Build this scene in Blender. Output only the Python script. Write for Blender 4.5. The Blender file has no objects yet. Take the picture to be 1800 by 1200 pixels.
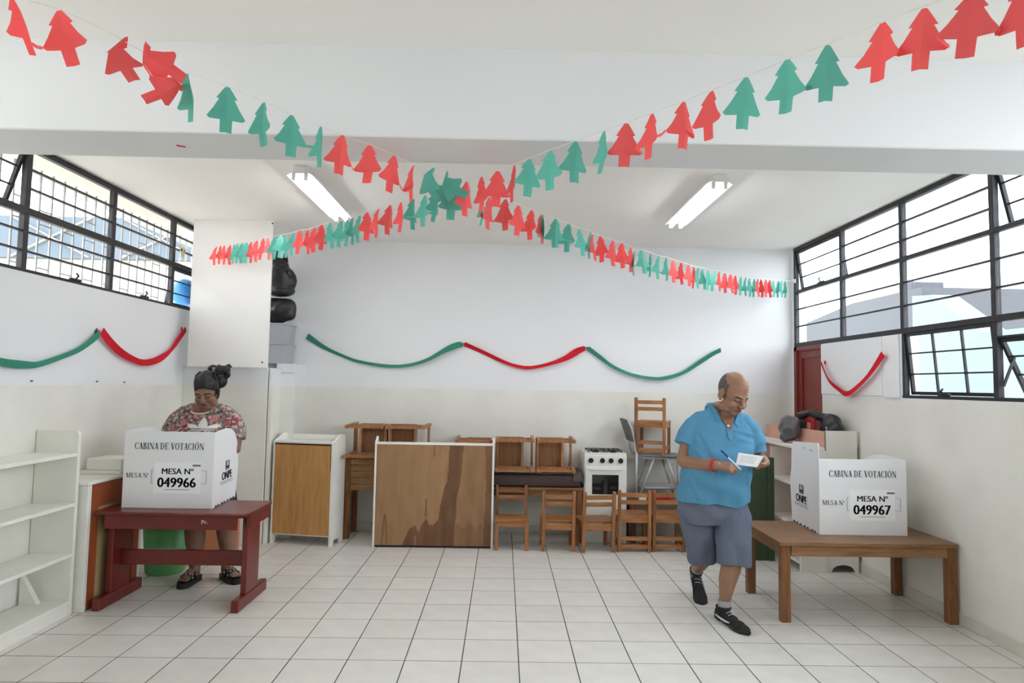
import bpy, bmesh, math, random
from mathutils import Vector, Matrix
random.seed(7)
C = bpy.context.scene.collection
SC = bpy.context.scene
PI = math.pi

# ------------------------------------------------------------------ camera
CAM_Z = 1.6179
cam_data = bpy.data.cameras.new('camera')
cam_data.sensor_width = 36.0
cam_data.lens = 1166.73 / 1800 * 36
cam = bpy.data.objects.new('camera', cam_data)
C.objects.link(cam)
_rx, _ry, _rz = (0.99977, -0.012947, 0.017088), (0.017888, 0.064467, -0.997759), (0.011817, 0.997836, 0.064684)
cam.matrix_world = Matrix(((_rx[0], -_ry[0], -_rz[0], 0), (_rx[1], -_ry[1], -_rz[1], 0),
                           (_rx[2], -_ry[2], -_rz[2], CAM_Z), (0, 0, 0, 1)))
SC.camera = cam

# ------------------------------------------------------------------ sky, exposure
SC.view_settings.view_transform = 'Standard'
SC.view_settings.look = 'None'
SC.view_settings.exposure = 1.6
SC.view_settings.gamma = 1.0
SC.view_settings.use_curve_mapping = False
SC.cycles.use_denoising = True
SC.cycles.max_bounces = 14
SC.cycles.diffuse_bounces = 9
SC.cycles.transparent_max_bounces = 24
SC.cycles.sample_clamp_indirect = 8.0
SC.cycles.caustics_reflective = False
SC.cycles.caustics_refractive = False
w = bpy.data.worlds.new('overcast_sky')
SC.world = w
w.use_nodes = True
bg = w.node_tree.nodes['Background']
bg.inputs['Color'].default_value = (0.955, 0.97, 0.99, 1)
SKY = 2.6
bg.inputs['Strength'].default_value = SKY
def portal(name, loc, rot, sx, sy):
    l = bpy.data.lights.new(name, 'AREA')
    l.shape = 'RECTANGLE'; l.size = sx; l.size_y = sy
    l.cycles.is_portal = True
    o = bpy.data.objects.new(name, l); C.objects.link(o)
    o.location = loc; o.rotation_euler = rot
portal('window_portal', (-3.40, 2.6, 2.75), (0, -PI / 2, 0), 0.95, 9.6)
portal('window_portal', (3.40, 2.6, 2.40), (0, PI / 2, 0), 1.7, 9.6)

# ------------------------------------------------------------------ colour and materials
def lin(c):
    if isinstance(c, str):
        c = [int(c[i:i + 2], 16) / 255 for i in (1, 3, 5)]
    else:
        c = [v / 255 for v in c]
    return tuple(v / 12.92 if v <= 0.04045 else ((v + 0.055) / 1.055) ** 2.4 for v in c)

MATS = {}
def mat(name, col, rough=0.6, spec=0.4, var=0.0, scale=8.0, stretch=(1, 1, 1), bump=0.0, metal=0.0,
        trans=0.0, attr=False, emit=0.0, coord='Object', obj_var=0.0, detail=4.0, coat=0.0):
    m = bpy.data.materials.new(name); m.use_nodes = True
    nt = m.node_tree; N = nt.nodes; L = nt.links
    b = N['Principled BSDF']
    b.inputs['Roughness'].default_value = rough
    b.inputs['Specular IOR Level'].default_value = spec
    b.inputs['Metallic'].default_value = metal
    if coat: b.inputs['Coat Weight'].default_value = coat; b.inputs['Coat Roughness'].default_value = 0.15
    c = lin(col)
    src = None
    if attr:
        a = N.new('ShaderNodeAttribute'); a.attribute_name = 'Col'; src = a.outputs['Color']
    else:
        r = N.new('ShaderNodeRGB'); r.outputs[0].default_value = (*c, 1); src = r.outputs[0]
    if var or bump:
        tc = N.new('ShaderNodeTexCoord'); mp = N.new('ShaderNodeMapping')
        mp.inputs['Scale'].default_value = stretch
        L.new(tc.outputs[coord], mp.inputs['Vector'])
        nz = N.new('ShaderNodeTexNoise'); nz.inputs['Scale'].default_value = scale; nz.inputs['Detail'].default_value = detail
        L.new(mp.outputs[0], nz.inputs['Vector'])
    if var:
        mr = N.new('ShaderNodeMapRange')
        mr.inputs['From Min'].default_value = 0.3; mr.inputs['From Max'].default_value = 0.7
        mr.inputs['To Min'].default_value = 1 - var; mr.inputs['To Max'].default_value = 1 + var * 0.6
        L.new(nz.outputs['Fac'], mr.inputs['Value'])
        mx = N.new('ShaderNodeVectorMath'); mx.operation = 'SCALE'
        L.new(src, mx.inputs[0]); L.new(mr.outputs[0], mx.inputs['Scale'])
        src = mx.outputs[0]
    if obj_var:
        oi = N.new('ShaderNodeObjectInfo')
        mr2 = N.new('ShaderNodeMapRange')
        mr2.inputs['To Min'].default_value = 1 - obj_var; mr2.inputs['To Max'].default_value = 1 + obj_var
        L.new(oi.outputs['Random'], mr2.inputs['Value'])
        mx2 = N.new('ShaderNodeVectorMath'); mx2.operation = 'SCALE'
        L.new(src, mx2.inputs[0]); L.new(mr2.outputs[0], mx2.inputs['Scale'])
        src = mx2.outputs[0]
    L.new(src, b.inputs['Base Color'])
    if bump:
        bp = N.new('ShaderNodeBump'); bp.inputs['Strength'].default_value = bump; bp.inputs['Distance'].default_value = 0.01
        L.new(nz.outputs['Fac'], bp.inputs['Height']); L.new(bp.outputs[0], b.inputs['Normal'])
    if emit:
        b.inputs['Emission Color'].default_value = (*c, 1); b.inputs['Emission Strength'].default_value = emit
    if trans:
        t = N.new('ShaderNodeBsdfTranslucent'); ms = N.new('ShaderNodeMixShader')
        L.new(src, t.inputs['Color']); ms.inputs[0].default_value = trans
        L.new(b.outputs[0], ms.inputs[1]); L.new(t.outputs[0], ms.inputs[2])
        L.new(ms.outputs[0], N['Material Output'].inputs['Surface'])
    MATS[name] = m
    return m

def glass_mat(name, tint, gloss):
    m = bpy.data.materials.new(name); m.use_nodes = True
    N = m.node_tree.nodes; L = m.node_tree.links
    N.remove(N['Principled BSDF'])
    t = N.new('ShaderNodeBsdfTransparent'); t.inputs['Color'].default_value = (*tint, 1)
    g = N.new('ShaderNodeBsdfGlossy'); g.inputs['Roughness'].default_value = 0.05
    ms = N.new('ShaderNodeMixShader'); ms.inputs[0].default_value = gloss
    L.new(t.outputs[0], ms.inputs[1]); L.new(g.outputs[0], ms.inputs[2])
    L.new(ms.outputs[0], N['Material Output'].inputs['Surface'])
    return m

def wall_mat():
    m = mat('wall_paint', (225, 226, 228), rough=0.55, spec=0.25, var=0.02, scale=1.6, coord='Object')
    nt = m.node_tree; N = nt.nodes; L = nt.links
    b = N['Principled BSDF']
    old = b.inputs['Base Color'].links[0].from_socket
    g = N.new('ShaderNodeNewGeometry'); sx = N.new('ShaderNodeSeparateXYZ')
    L.new(g.outputs['Position'], sx.inputs[0])
    nz = N.new('ShaderNodeTexNoise'); nz.inputs['Scale'].default_value = 3.0
    L.new(g.outputs['Position'], nz.inputs['Vector'])
    ma = N.new('ShaderNodeMath'); ma.operation = 'MULTIPLY_ADD'; ma.inputs[1].default_value = 0.02
    L.new(nz.outputs['Fac'], ma.inputs[0]); L.new(sx.outputs['Z'], ma.inputs[2])
    lt = N.new('ShaderNodeMath'); lt.operation = 'LESS_THAN'; lt.inputs[1].default_value = 1.567
    L.new(ma.outputs[0], lt.inputs[0])
    mx = N.new('ShaderNodeMix'); mx.data_type = 'RGBA'
    L.new(lt.outputs[0], mx.inputs[0]); L.new(old, mx.inputs[6])
    # older, creamier oil paint on the dado with faint scuffs
    cr = N.new('ShaderNodeValToRGB'); n2 = N.new('ShaderNodeTexNoise'); n2.inputs['Scale'].default_value = 2.2; n2.inputs['Detail'].default_value = 6
    L.new(g.outputs['Position'], n2.inputs['Vector']); L.new(n2.outputs['Fac'], cr.inputs[0])
    cr.color_ramp.elements[0].position = 0.3; cr.color_ramp.elements[0].color = (*lin((216, 215, 207)), 1)
    cr.color_ramp.elements[1].position = 0.65; cr.color_ramp.elements[1].color = (*lin((226, 225, 218)), 1)
    L.new(cr.outputs[0], mx.inputs[7]); L.new(mx.outputs[2], b.inputs['Base Color'])
    return m

def wood(name, c1, c2, rough=0.45, axis=2, scale=5.0, coat=0.0):
    m = bpy.data.materials.new(name); m.use_nodes = True
    N = m.node_tree.nodes; L = m.node_tree.links; b = N['Principled BSDF']
    tc = N.new('ShaderNodeTexCoord'); mp = N.new('ShaderNodeMapping')
    s = [9, 9, 9]; s[axis] = 0.9
    mp.inputs['Scale'].default_value = s
    L.new(tc.outputs['Object'], mp.inputs['Vector'])
    nz = N.new('ShaderNodeTexNoise'); nz.inputs['Scale'].default_value = scale; nz.inputs['Detail'].default_value = 7
    nz.inputs['Distortion'].default_value = 0.8
    L.new(mp.outputs[0], nz.inputs['Vector'])
    cr = N.new('ShaderNodeValToRGB')
    cr.color_ramp.elements[0].position = 0.32; cr.color_ramp.elements[0].color = (*lin(c2), 1)
    cr.color_ramp.elements[1].position = 0.68; cr.color_ramp.elements[1].color = (*lin(c1), 1)
    L.new(nz.outputs['Fac'], cr.inputs[0])
    oi = N.new('ShaderNodeObjectInfo'); mr = N.new('ShaderNodeMapRange')
    mr.inputs['To Min'].default_value = 0.86; mr.inputs['To Max'].default_value = 1.14
    L.new(oi.outputs['Random'], mr.inputs['Value'])
    mx = N.new('ShaderNodeVectorMath'); mx.operation = 'SCALE'
    L.new(cr.outputs[0], mx.inputs[0]); L.new(mr.outputs[0], mx.inputs['Scale'])
    L.new(mx.outputs[0], b.inputs['Base Color'])
    b.inputs['Roughness'].default_value = rough; b.inputs['Specular IOR Level'].default_value = 0.35
    if coat: b.inputs['Coat Weight'].default_value = coat; b.inputs['Coat Roughness'].default_value = 0.2
    MATS[name] = m
    return m

M_WALL = wall_mat()
M_CEIL = mat('ceiling_paint', (246, 244, 241), rough=0.7, spec=0.2, var=0.02, scale=1.2)
M_GROUT = mat('dark_grout', (78, 73, 66), rough=0.9, spec=0.1, var=0.2, scale=12)
M_TILE = mat('floor_tile', (217, 214, 208), rough=0.32, spec=0.45, var=0.07, scale=5.5, obj_var=0.03, coord='Object', detail=6)
M_BLACK = mat('black_window_paint', (38, 38, 42), rough=0.5, spec=0.4, var=0.2, scale=20, bump=0.2)
M_GLASS_L = glass_mat('clear_pane', (0.95, 0.96, 0.96), 0.04)
M_GLASS_R = glass_mat('tinted_pane', (0.935, 0.965, 0.985), 0.03)
M_WHITE = mat('white_gloss_paint', (228, 227, 220), rough=0.4, spec=0.4, var=0.04, scale=6)
M_WHITE2 = mat('white_board', (226, 225, 222), rough=0.5, spec=0.3, var=0.02, scale=3)
M_CARD = mat('white_corrugated_plastic', (228, 229, 232), rough=0.5, spec=0.35, var=0.01, scale=4)
M_LABEL = mat('white_paper_label', (238, 239, 243), rough=0.6, spec=0.2)
M_INK = mat('black_ink', (28, 28, 34), rough=0.7, spec=0.2)
M_INKG = mat('grey_ink', (120, 122, 128), rough=0.7, spec=0.2)
M_RED = mat('red_brown_paint', (104, 30, 24), rough=0.35, spec=0.45, var=0.14, scale=7, coat=0.15)
M_REDEDGE = mat('worn_table_edge', (150, 96, 78), rough=0.7, spec=0.2, var=0.3, scale=30)
M_WOOD = wood('honey_wood', (170, 118, 74), (128, 82, 48), axis=2)
M_WOODX = wood('honey_wood_crosswise', (174, 122, 78), (134, 87, 50), axis=0)
M_TABLE = wood('oak_table_wood', (150, 112, 76), (120, 84, 54), axis=0, rough=0.4)
M_TABLEZ = wood('oak_leg_wood', (138, 92, 56), (106, 66, 38), axis=2, rough=0.4)
M_DESK = wood('ochre_desk_wood', (150, 112, 68), (120, 84, 46), axis=0)
M_PLY = wood('plywood_back', (188, 142, 88), (166, 122, 72), axis=2, scale=3.0, rough=0.55)
M_SEATBACK = wood('underside_plywood', (140, 96, 60), (110, 72, 42), axis=0)
M_REDPAPER = mat('red_tissue_paper', (246, 118, 118), rough=0.8, spec=0.1, trans=0.35, obj_var=0.10)
M_GREENPAPER = mat('teal_tissue_paper', (122, 204, 188), rough=0.8, spec=0.1, trans=0.35, obj_var=0.10)
M_REDCREPE = mat('red_crepe_paper', (205, 40, 52), rough=0.8, spec=0.1, var=0.15, scale=40, trans=0.12)
M_GREENCREPE = mat('green_crepe_paper', (66, 140, 118), rough=0.8, spec=0.1, var=0.15, scale=40, trans=0.12)
M_STRING = mat('white_string', (235, 233, 225), rough=0.8)
M_TAPE = mat('clear_tape', (205, 205, 195), rough=0.3)
M_DOOR = mat('oxblood_door_paint', (126, 52, 47), rough=0.45, spec=0.4, var=0.06, scale=6)
M_PINK = mat('salmon_pink_board', (206, 158, 142), rough=0.6, var=0.05, scale=5)
M_GREENBOARD = mat('dark_green_paint', (54, 70, 48), rough=0.5, var=0.12, scale=4)
M_BIN = mat('green_plastic', (100, 166, 104), rough=0.4, spec=0.5)
M_TERRA = mat('terracotta_plastic', (190, 120, 86), rough=0.5)
M_TAN = mat('tan_fibreboard', (176, 150, 108), rough=0.7, var=0.08, scale=5)
M_REDWOOD = mat('orange_brown_stain', (150, 76, 40), rough=0.5, var=0.22, scale=6, stretch=(1, 1, 0.3))
M_BAG = mat('black_plastic_bag', (38, 37, 40), rough=0.38, spec=0.5, bump=0.35, scale=14)
M_BAGGREY = mat('grey_plastic_bag', (84, 82, 82), rough=0.35, spec=0.5, bump=0.35, scale=14)
M_REDCLOTH = mat('red_cloth', (170, 30, 40), rough=0.8, var=0.1)
M_BOX = mat('translucent_storage_plastic', (196, 200, 206), rough=0.35, trans=0.25)
M_METAL = mat('grey_painted_tube', (176, 178, 182), rough=0.35, spec=0.5, metal=0.3)
M_GREYSEAT = mat('grey_plastic_seat', (118, 114, 112), rough=0.5)
M_DARKGREY = mat('dark_grey_seat_back', (78, 76, 74), rough=0.5)
M_ENAMEL = mat('white_enamel', (226, 226, 222), rough=0.3, spec=0.5)
M_BLACKP = mat('black_plastic', (26, 26, 28), rough=0.4)
M_IRON = mat('black_cast_iron', (34, 34, 34), rough=0.6)
M_OVENGLASS = mat('dark_oven_glass', (22, 24, 24), rough=0.12, spec=0.6)
M_BROWN = mat('dark_brown_vinyl', (74, 60, 58), rough=0.5, var=0.12, scale=6, bump=0.3)
M_BROWNCLOTH = mat('grey_brown_cloth', (96, 88, 82), rough=0.85, var=0.15, scale=9, bump=0.3)
M_PAPER = mat('loose_paper', (222, 220, 214), rough=0.7)
M_TUBE = mat('lit_fluorescent_tube', (250, 252, 255), emit=9.0)
M_LAMP = mat('white_lamp_metal', (222, 222, 222), rough=0.4)
M_BALL = mat('blue_balloon', (36, 124, 196), rough=0.35, spec=0.5)
M_CREAM = mat('cream_paper', (236, 226, 196), rough=0.7)
M_SKIN_M = mat('skin', (150, 100, 76), rough=0.5, spec=0.35, attr=True)
M_SHIRT = mat('blue_pique_cotton', (84, 138, 170), rough=0.85, spec=0.15, var=0.06, scale=60, bump=0.12)
M_SHORTS = mat('grey_blue_cotton', (98, 104, 120), rough=0.85, spec=0.15, var=0.10, scale=7, stretch=(1, 1, 0.35))
M_PRINT = mat('printed_shirt_cotton', (150, 100, 100), rough=0.85, spec=0.15, attr=True)
M_DARKSHORTS = mat('dark_shorts_cotton', (52, 50, 58), rough=0.85)
M_SHOE = mat('black_suede', (30, 30, 32), rough=0.75, var=0.15, scale=30)
M_SOLE = mat('dark_rubber_sole', (40, 38, 38), rough=0.6)
M_SHOEWHITE = mat('white_leather', (215, 215, 212), rough=0.5)
M_SOCK = mat('pale_grey_sock', (150, 147, 150), rough=0.9)
M_HAIR = mat('black_hair', (24, 21, 22), rough=0.5, spec=0.4, var=0.3, scale=40, stretch=(1, 1, 0.2), bump=0.4)
M_HAIRGREY = mat('greying_hair', (84, 78, 74), rough=0.6, var=0.3, scale=50, bump=0.3)
M_BRACELET = mat('red_bead', (186, 36, 36), rough=0.4)
M_PENBLUE = mat('blue_pen_plastic', (36, 72, 150), rough=0.3)
M_PENCLEAR = mat('pen_barrel', (214, 220, 228), rough=0.25)
M_BUTTON = mat('pearl_button', (226, 226, 224), rough=0.3)
M_TRIM = mat('cream_neck_trim', (222, 206, 180), rough=0.8)
M_CONCRETE = mat('pale_concrete', (205, 202, 194), rough=0.9, var=0.06, scale=2)
M_EXTBLUE = mat('light_blue_sheeting', (78, 92, 104), rough=0.5, var=0.05, scale=1.5)
M_EXTBLUE2 = mat('pale_blue_sheeting', (102, 120, 129), rough=0.5, var=0.04, scale=1.5)
M_EXTGREY = mat('grey_house_render', (80, 81, 85), rough=0.9, var=0.08, scale=0.6)
M_EXTWHITE = mat('cream_outside_wall', (168, 165, 154), rough=0.9, var=0.03, scale=1)
M_GRILLE = mat('grey_grille_paint', (150, 151, 152), rough=0.5)

# ------------------------------------------------------------------ mesh builders
class MB:
    """collects boxes, bars, tubes, lofts in one bmesh"""
    def __init__(self):
        self.bm = bmesh.new()
    def _xf(self, vs, M):
        if M is not None:
            for v in vs: v.co = M @ v.co
    def box(self, x0, x1, y0, y1, z0, z1, bevel=0.0, M=None, seg=1):
        if x0 > x1: x0, x1 = x1, x0
        if y0 > y1: y0, y1 = y1, y0
        if z0 > z1: z0, z1 = z1, z0
        b = self.bm
        vs = [b.verts.new(p) for p in ((x0, y0, z0), (x1, y0, z0), (x1, y1, z0), (x0, y1, z0),
                                       (x0, y0, z1), (x1, y0, z1), (x1, y1, z1), (x0, y1, z1))]
        fs = [b.faces.new([vs[i] for i in q]) for q in
              ((0, 3, 2, 1), (4, 5, 6, 7), (0, 1, 5, 4), (1, 2, 6, 5), (2, 3, 7, 6), (3, 0, 4, 7))]
        if bevel:
            es = list({e for f in fs for e in f.edges})
            r = bmesh.ops.bevel(b, geom=es, offset=bevel, segments=seg, affect='EDGES', profile=0.5)
            vs = list({v for f in r['faces'] for v in f.verts} | {v for v in vs if v.is_valid})
        self._xf(vs, M)
        return self
    def bar(self, p, q, wx, wy, up=(0, 0, 1)):
        """rectangular bar from p to q, section wx (sideways) by wy (along up)"""
        p, q, up = Vector(p), Vector(q), Vector(up)
        d = (q - p).normalized()
        s = d.cross(up)
        if s.length < 1e-4: s = d.cross(Vector((0, 1, 0)))
        s.normalize(); u = s.cross(d).normalized()
        b = self.bm; vs = []
        for c in (p, q):
            for a, e in ((-1, -1), (1, -1), (1, 1), (-1, 1)):
                vs.append(b.verts.new(c + s * a * wx / 2 + u * e * wy / 2))
        for f in ((3, 2, 1, 0), (4, 5, 6, 7), (0, 1, 5, 4), (1, 2, 6, 5), (2, 3, 7, 6), (3, 0, 4, 7)):
            b.faces.new([vs[i] for i in f])
        return self
    def tube(self, pts, rad, seg=10, cap=True, flat=None, round_ends=False):
        """round tube along pts; rad a number or list; flat = (axis, factor) squashes sections along an axis"""
        pts = [Vector(p) for p in pts]
        n = len(pts)
        rad = [rad] * n if not isinstance(rad, (list, tuple)) else list(rad)
        if round_ends:
            d0 = (pts[0] - pts[1]).normalized(); d1 = (pts[-1] - pts[-2]).normalized()
            pts = [pts[0] + d0 * rad[0] * 0.95, pts[0] + d0 * rad[0] * 0.6] + pts + [pts[-1] + d1 * rad[-1] * 0.6, pts[-1] + d1 * rad[-1] * 0.95]
            rad = [rad[0] * 0.3, rad[0] * 0.8] + rad + [rad[-1] * 0.8, rad[-1] * 0.3]
            n = len(pts)
        b = self.bm
        prev = None; rings = []
        for i in range(n):
            d = (pts[min(i + 1, n - 1)] - pts[max(i - 1, 0)]).normalized()
            if prev is None:
                a = Vector((0, 0, 1)) if abs(d.z) < 0.9 else Vector((0, 1, 0))
                u = d.cross(a).normalized()
            else:
                u = (prev - d * prev.dot(d)).normalized()
            prev = u
            v = d.cross(u)
            ring = []
            for k in range(seg):
                t = 2 * PI * k / seg
                off = (u * math.cos(t) + v * math.sin(t)) * rad[i]
                if flat is not None:
                    ax = Vector(flat[0]).normalized()
                    off = off - ax * off.dot(ax) * (1 - flat[1])
                ring.append(b.verts.new(pts[i] + off))
            rings.append(ring)
        for i in range(n - 1):
            for k in range(seg):
                f = b.faces.new((rings[i][k], rings[i][(k + 1) % seg], rings[i + 1][(k + 1) % seg], rings[i + 1][k]))
                f.smooth = True
        if cap:
            b.faces.new(rings[0][::-1]); b.faces.new(rings[-1])
        return self
    def loft(self, secs, seg=24, M=None, power=2.0):
        """horizontal (super)elliptic sections: (cx, cy, z, rx, ry)"""
        b = self.bm; rings = []; allv = []
        for (cx, cy, z, rx, ry) in secs:
            ring = []
            for k in range(seg):
                t = 2 * PI * k / seg
                c, s = math.cos(t), math.sin(t)
                c2 = math.copysign(abs(c) ** (2 / power), c); s2 = math.copysign(abs(s) ** (2 / power), s)
                ring.append(b.verts.new((cx + rx * c2, cy + ry * s2, z)))
            rings.append(ring); allv += ring
        for i in range(len(rings) - 1):
            for k in range(seg):
                f = b.faces.new((rings[i][k], rings[i][(k + 1) % seg], rings[i + 1][(k + 1) % seg], rings[i + 1][k]))
                f.smooth = True
        b.faces.new(rings[0][::-1]); b.faces.new(rings[-1])
        self._xf(allv, M)
        return self
    def ball(self, c, r, seg=16, M=None):
        """ellipsoid; r a number or (rx, ry, rz)"""
        if not isinstance(r, (list, tuple)): r = (r, r, r)
        mt = Matrix.Translation(c) @ Matrix.Diagonal((*r, 1))
        if M is not None: mt = M @ mt
        g = bmesh.ops.create_uvsphere(self.bm, u_segments=seg, v_segments=max(6, seg * 2 // 3), radius=1.0, matrix=mt)
        for v in g['verts']:
            for f in v.link_faces: f.smooth = True
        return self
    def prism(self, poly, axis, lo, hi, M=None):
        """2D polygon extruded along axis: axis 0 -> (y,z), 1 -> (x,z), 2 -> (x,y)"""
        b = self.bm
        def P(u, v, t):
            return (t, u, v) if axis == 0 else (u, t, v) if axis == 1 else (u, v, t)
        a = [b.verts.new(P(u, v, lo)) for u, v in poly]; c = [b.verts.new(P(u, v, hi)) for u, v in poly]
        n = len(poly)
        b.faces.new(a); b.faces.new(c[::-1])
        for i in range(n):
            b.faces.new((a[i], c[i], c[(i + 1) % n], a[(i + 1) % n]))
        self._xf(a + c, M)
        return self
    def poly(self, pts):
        self.bm.faces.new([self.bm.verts.new(p) for p in pts]); return self
    def mesh(self, name, m, off=None, smooth_angle=None, recalc=True):
        if recalc: bmesh.ops.recalc_face_normals(self.bm, faces=self.bm.faces)
        me = bpy.data.meshes.new(name)
        if off is not None:
            bmesh.ops.translate(self.bm, verts=self.bm.verts, vec=-Vector(off))
        self.bm.to_mesh(me); self.bm.free()
        ms = m if isinstance(m, (list, tuple)) else [m]
        for x in ms: me.materials.append(x)
        if smooth_angle is not None:
            me.shade_smooth(); me.set_sharp_from_angle(angle=math.radians(smooth_angle))
        return me

def place(name, me, parent=None, loc=None):
    o = bpy.data.objects.new(name, me); C.objects.link(o)
    if parent is not None: o.parent = parent
    if loc is not None: o.location = loc
    return o

def base_of(parent):
    """world offset of a chain of unrotated parents"""
    v = Vector((0, 0, 0)); p = parent
    while p is not None:
        v += p.location; p = p.parent
    return v

def part(name, mb, m, parent, world=True, **kw):
    """child mesh; world=True: the builder used world coordinates (parent unrotated)"""
    return place(name, mb.mesh(name, m, off=base_of(parent) if world and parent is not None else None, **kw), parent)

def tag(o, label, cat, group=None):
    o['label'] = label; o['category'] = cat
    if group: o['group'] = group
    return o

def thing(name, label, cat, loc=(0, 0, 0), rot=0.0, group=None):
    o = bpy.data.objects.new(name, None); C.objects.link(o)
    o.empty_display_size = 0.1
    o.location = loc; o.rotation_euler = (0, 0, rot)
    return tag(o, label, cat, group)

def solo(name, mb, m, label, cat, group=None, base=None, **kw):
    """a thing that is one mesh, its origin at base"""
    base = base or (0, 0, 0)
    o = place(name, mb.mesh(name, m, off=base, **kw), None, base)
    return tag(o, label, cat, group)

def struct(name, mb, m, parent=None, **kw):
    o = place(name, mb.mesh(name, m, off=base_of(parent) if parent else None, **kw), parent)
    if parent is None: o['kind'] = 'structure'
    return o

def struct_root(name, loc=(0, 0, 0)):
    o = bpy.data.objects.new(name, None); C.objects.link(o); o.location = loc
    o['kind'] = 'structure'
    return o

def dup(root, loc, rot, label=None, group=None):
    r = root.copy(); C.objects.link(r)
    r.location = loc; r.rotation_euler = rot
    if label: r['label'] = label
    if group: r['group'] = group
    for ch in list(root.children):
        c = ch.copy(); C.objects.link(c); c.parent = r
        for g in list(ch.children):
            d = g.copy(); C.objects.link(d); d.parent = c
    return r

def blob(name, mb, m, parent=None, voxel=0.006, smooth=4, factor=0.5, world=True, post=None, decimate=None):
    """grow one continuous skin over overlapping volumes"""
    bmesh.ops.recalc_face_normals(mb.bm, faces=mb.bm.faces)
    me = bpy.data.meshes.new('t'); mb.bm.to_mesh(me); mb.bm.free()
    o = bpy.data.objects.new('t', me); C.objects.link(o)
    r = o.modifiers.new('r', 'REMESH'); r.mode = 'VOXEL'; r.voxel_size = voxel; r.use_smooth_shade = True
    if smooth:
        s = o.modifiers.new('s', 'SMOOTH'); s.factor = factor; s.iterations = smooth
    if decimate:
        d = o.modifiers.new('d', 'DECIMATE'); d.ratio = decimate
    dg = bpy.context.evaluated_depsgraph_get()
    ev = o.evaluated_get(dg)
    out = bpy.data.meshes.new_from_object(ev)
    bpy.data.objects.remove(o); bpy.data.meshes.remove(me)
    out.name = name
    out.materials.clear(); out.materials.append(m)
    if post: post(out)
    if world and parent is not None:
        out.transform(Matrix.Translation(-base_of(parent)))
    out.shade_smooth()
    return place(name, out, parent)

def paint(me, fn):
    a = me.color_attributes.new('Col', 'FLOAT_COLOR', 'POINT')
    buf = []
    for v in me.vertices:
        c = fn(v.co); buf += [c[0], c[1], c[2], 1.0]
    a.data.foreach_set('color', buf)

# ---- measured paths (metres)
GARLAND_A=[(-1.593,2.070,2.827,0.55,"r",-24), (-1.509,2.162,2.840,0.85,"r",-16), (-1.411,2.269,2.826,1.00,"r",-30), (-1.353,2.332,2.803,0.70,"r",-66),
(-1.229,2.468,2.774,0.60,"r",42), (-1.219,2.479,2.779,0.40,"g",-6), (-1.120,2.588,2.780,1.00,"g",0), (-1.017,2.700,2.769,0.60,"g",-3),
(-0.928,2.798,2.758,0.95,"g",0), (-0.834,2.901,2.751,0.42,"g",-4), (-0.756,2.986,2.744,0.95,"r",4), (-0.653,3.098,2.739,0.90,"r",3),
(-0.556,3.204,2.729,0.70,"r",5), (-0.473,3.295,2.715,0.36,"r",2), (-0.436,3.336,2.724,0.85,"g",-30), (-0.367,3.411,2.693,0.90,"g",-60),
(-0.262,3.526,2.691,0.95,"g",55), (-0.124,3.676,2.688,0.25,"g",4), (-0.099,3.704,2.673,0.50,"r",0), (-0.006,3.806,2.694,0.75,"r",0),
(0.076,3.896,2.684,0.70,"r",3), (0.151,3.978,2.679,0.70,"r",0), (0.218,4.051,2.671,0.30,"r",-3), (0.233,4.067,2.676,0.30,"g",0),
(0.314,4.156,2.671,0.95,"g",0), (0.408,4.259,2.665,0.80,"g",4), (0.488,4.347,2.658,0.60,"g",-10), (0.572,4.439,2.662,0.30,"g",0),
(0.595,4.464,2.648,0.30,"r",-6), (0.655,4.529,2.652,0.70,"r",-5), (0.757,4.640,2.647,0.60,"r",-3), (0.842,4.734,2.652,0.70,"r",-2),
(0.926,4.825,2.640,0.50,"r",-2), (0.953,4.855,2.621,0.25,"g",0), (1.024,4.932,2.647,0.70,"g",-8), (1.120,5.038,2.643,0.30,"g",0),
(1.197,5.122,2.639,0.50,"g",0), (1.289,5.222,2.647,0.40,"g",0), (1.352,5.291,2.643,0.60,"r",-4), (1.443,5.391,2.644,0.50,"r",-4),
(1.538,5.495,2.646,0.60,"r",-2), (1.601,5.564,2.640,0.35,"r",0), (1.658,5.626,2.648,0.50,"g",0), (1.717,5.690,2.650,0.50,"g",-6),
(1.792,5.772,2.656,0.50,"g",0), (1.877,5.866,2.664,0.60,"g",8), (1.949,5.944,2.673,0.35,"r",0), (2.014,6.015,2.671,0.60,"r",-5),
(2.098,6.107,2.677,0.60,"r",-8), (2.184,6.202,2.684,0.50,"r",0), (2.265,6.290,2.689,0.40,"g",0), (2.338,6.370,2.698,0.35,"g",0),
(2.413,6.452,2.701,0.50,"g",0), (2.480,6.526,2.709,0.40,"g",0), (2.549,6.601,2.722,0.45,"r",-3), (2.610,6.667,2.728,0.50,"r",-3),
(2.682,6.746,2.742,0.50,"r",-2), (2.756,6.827,2.750,0.50,"r",-2), (2.842,6.921,2.767,0.45,"g",0), (2.920,7.006,2.776,0.40,"g",0),
(2.999,7.093,2.791,0.45,"g",0), (3.069,7.170,2.798,0.35,"g",0)]
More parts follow.
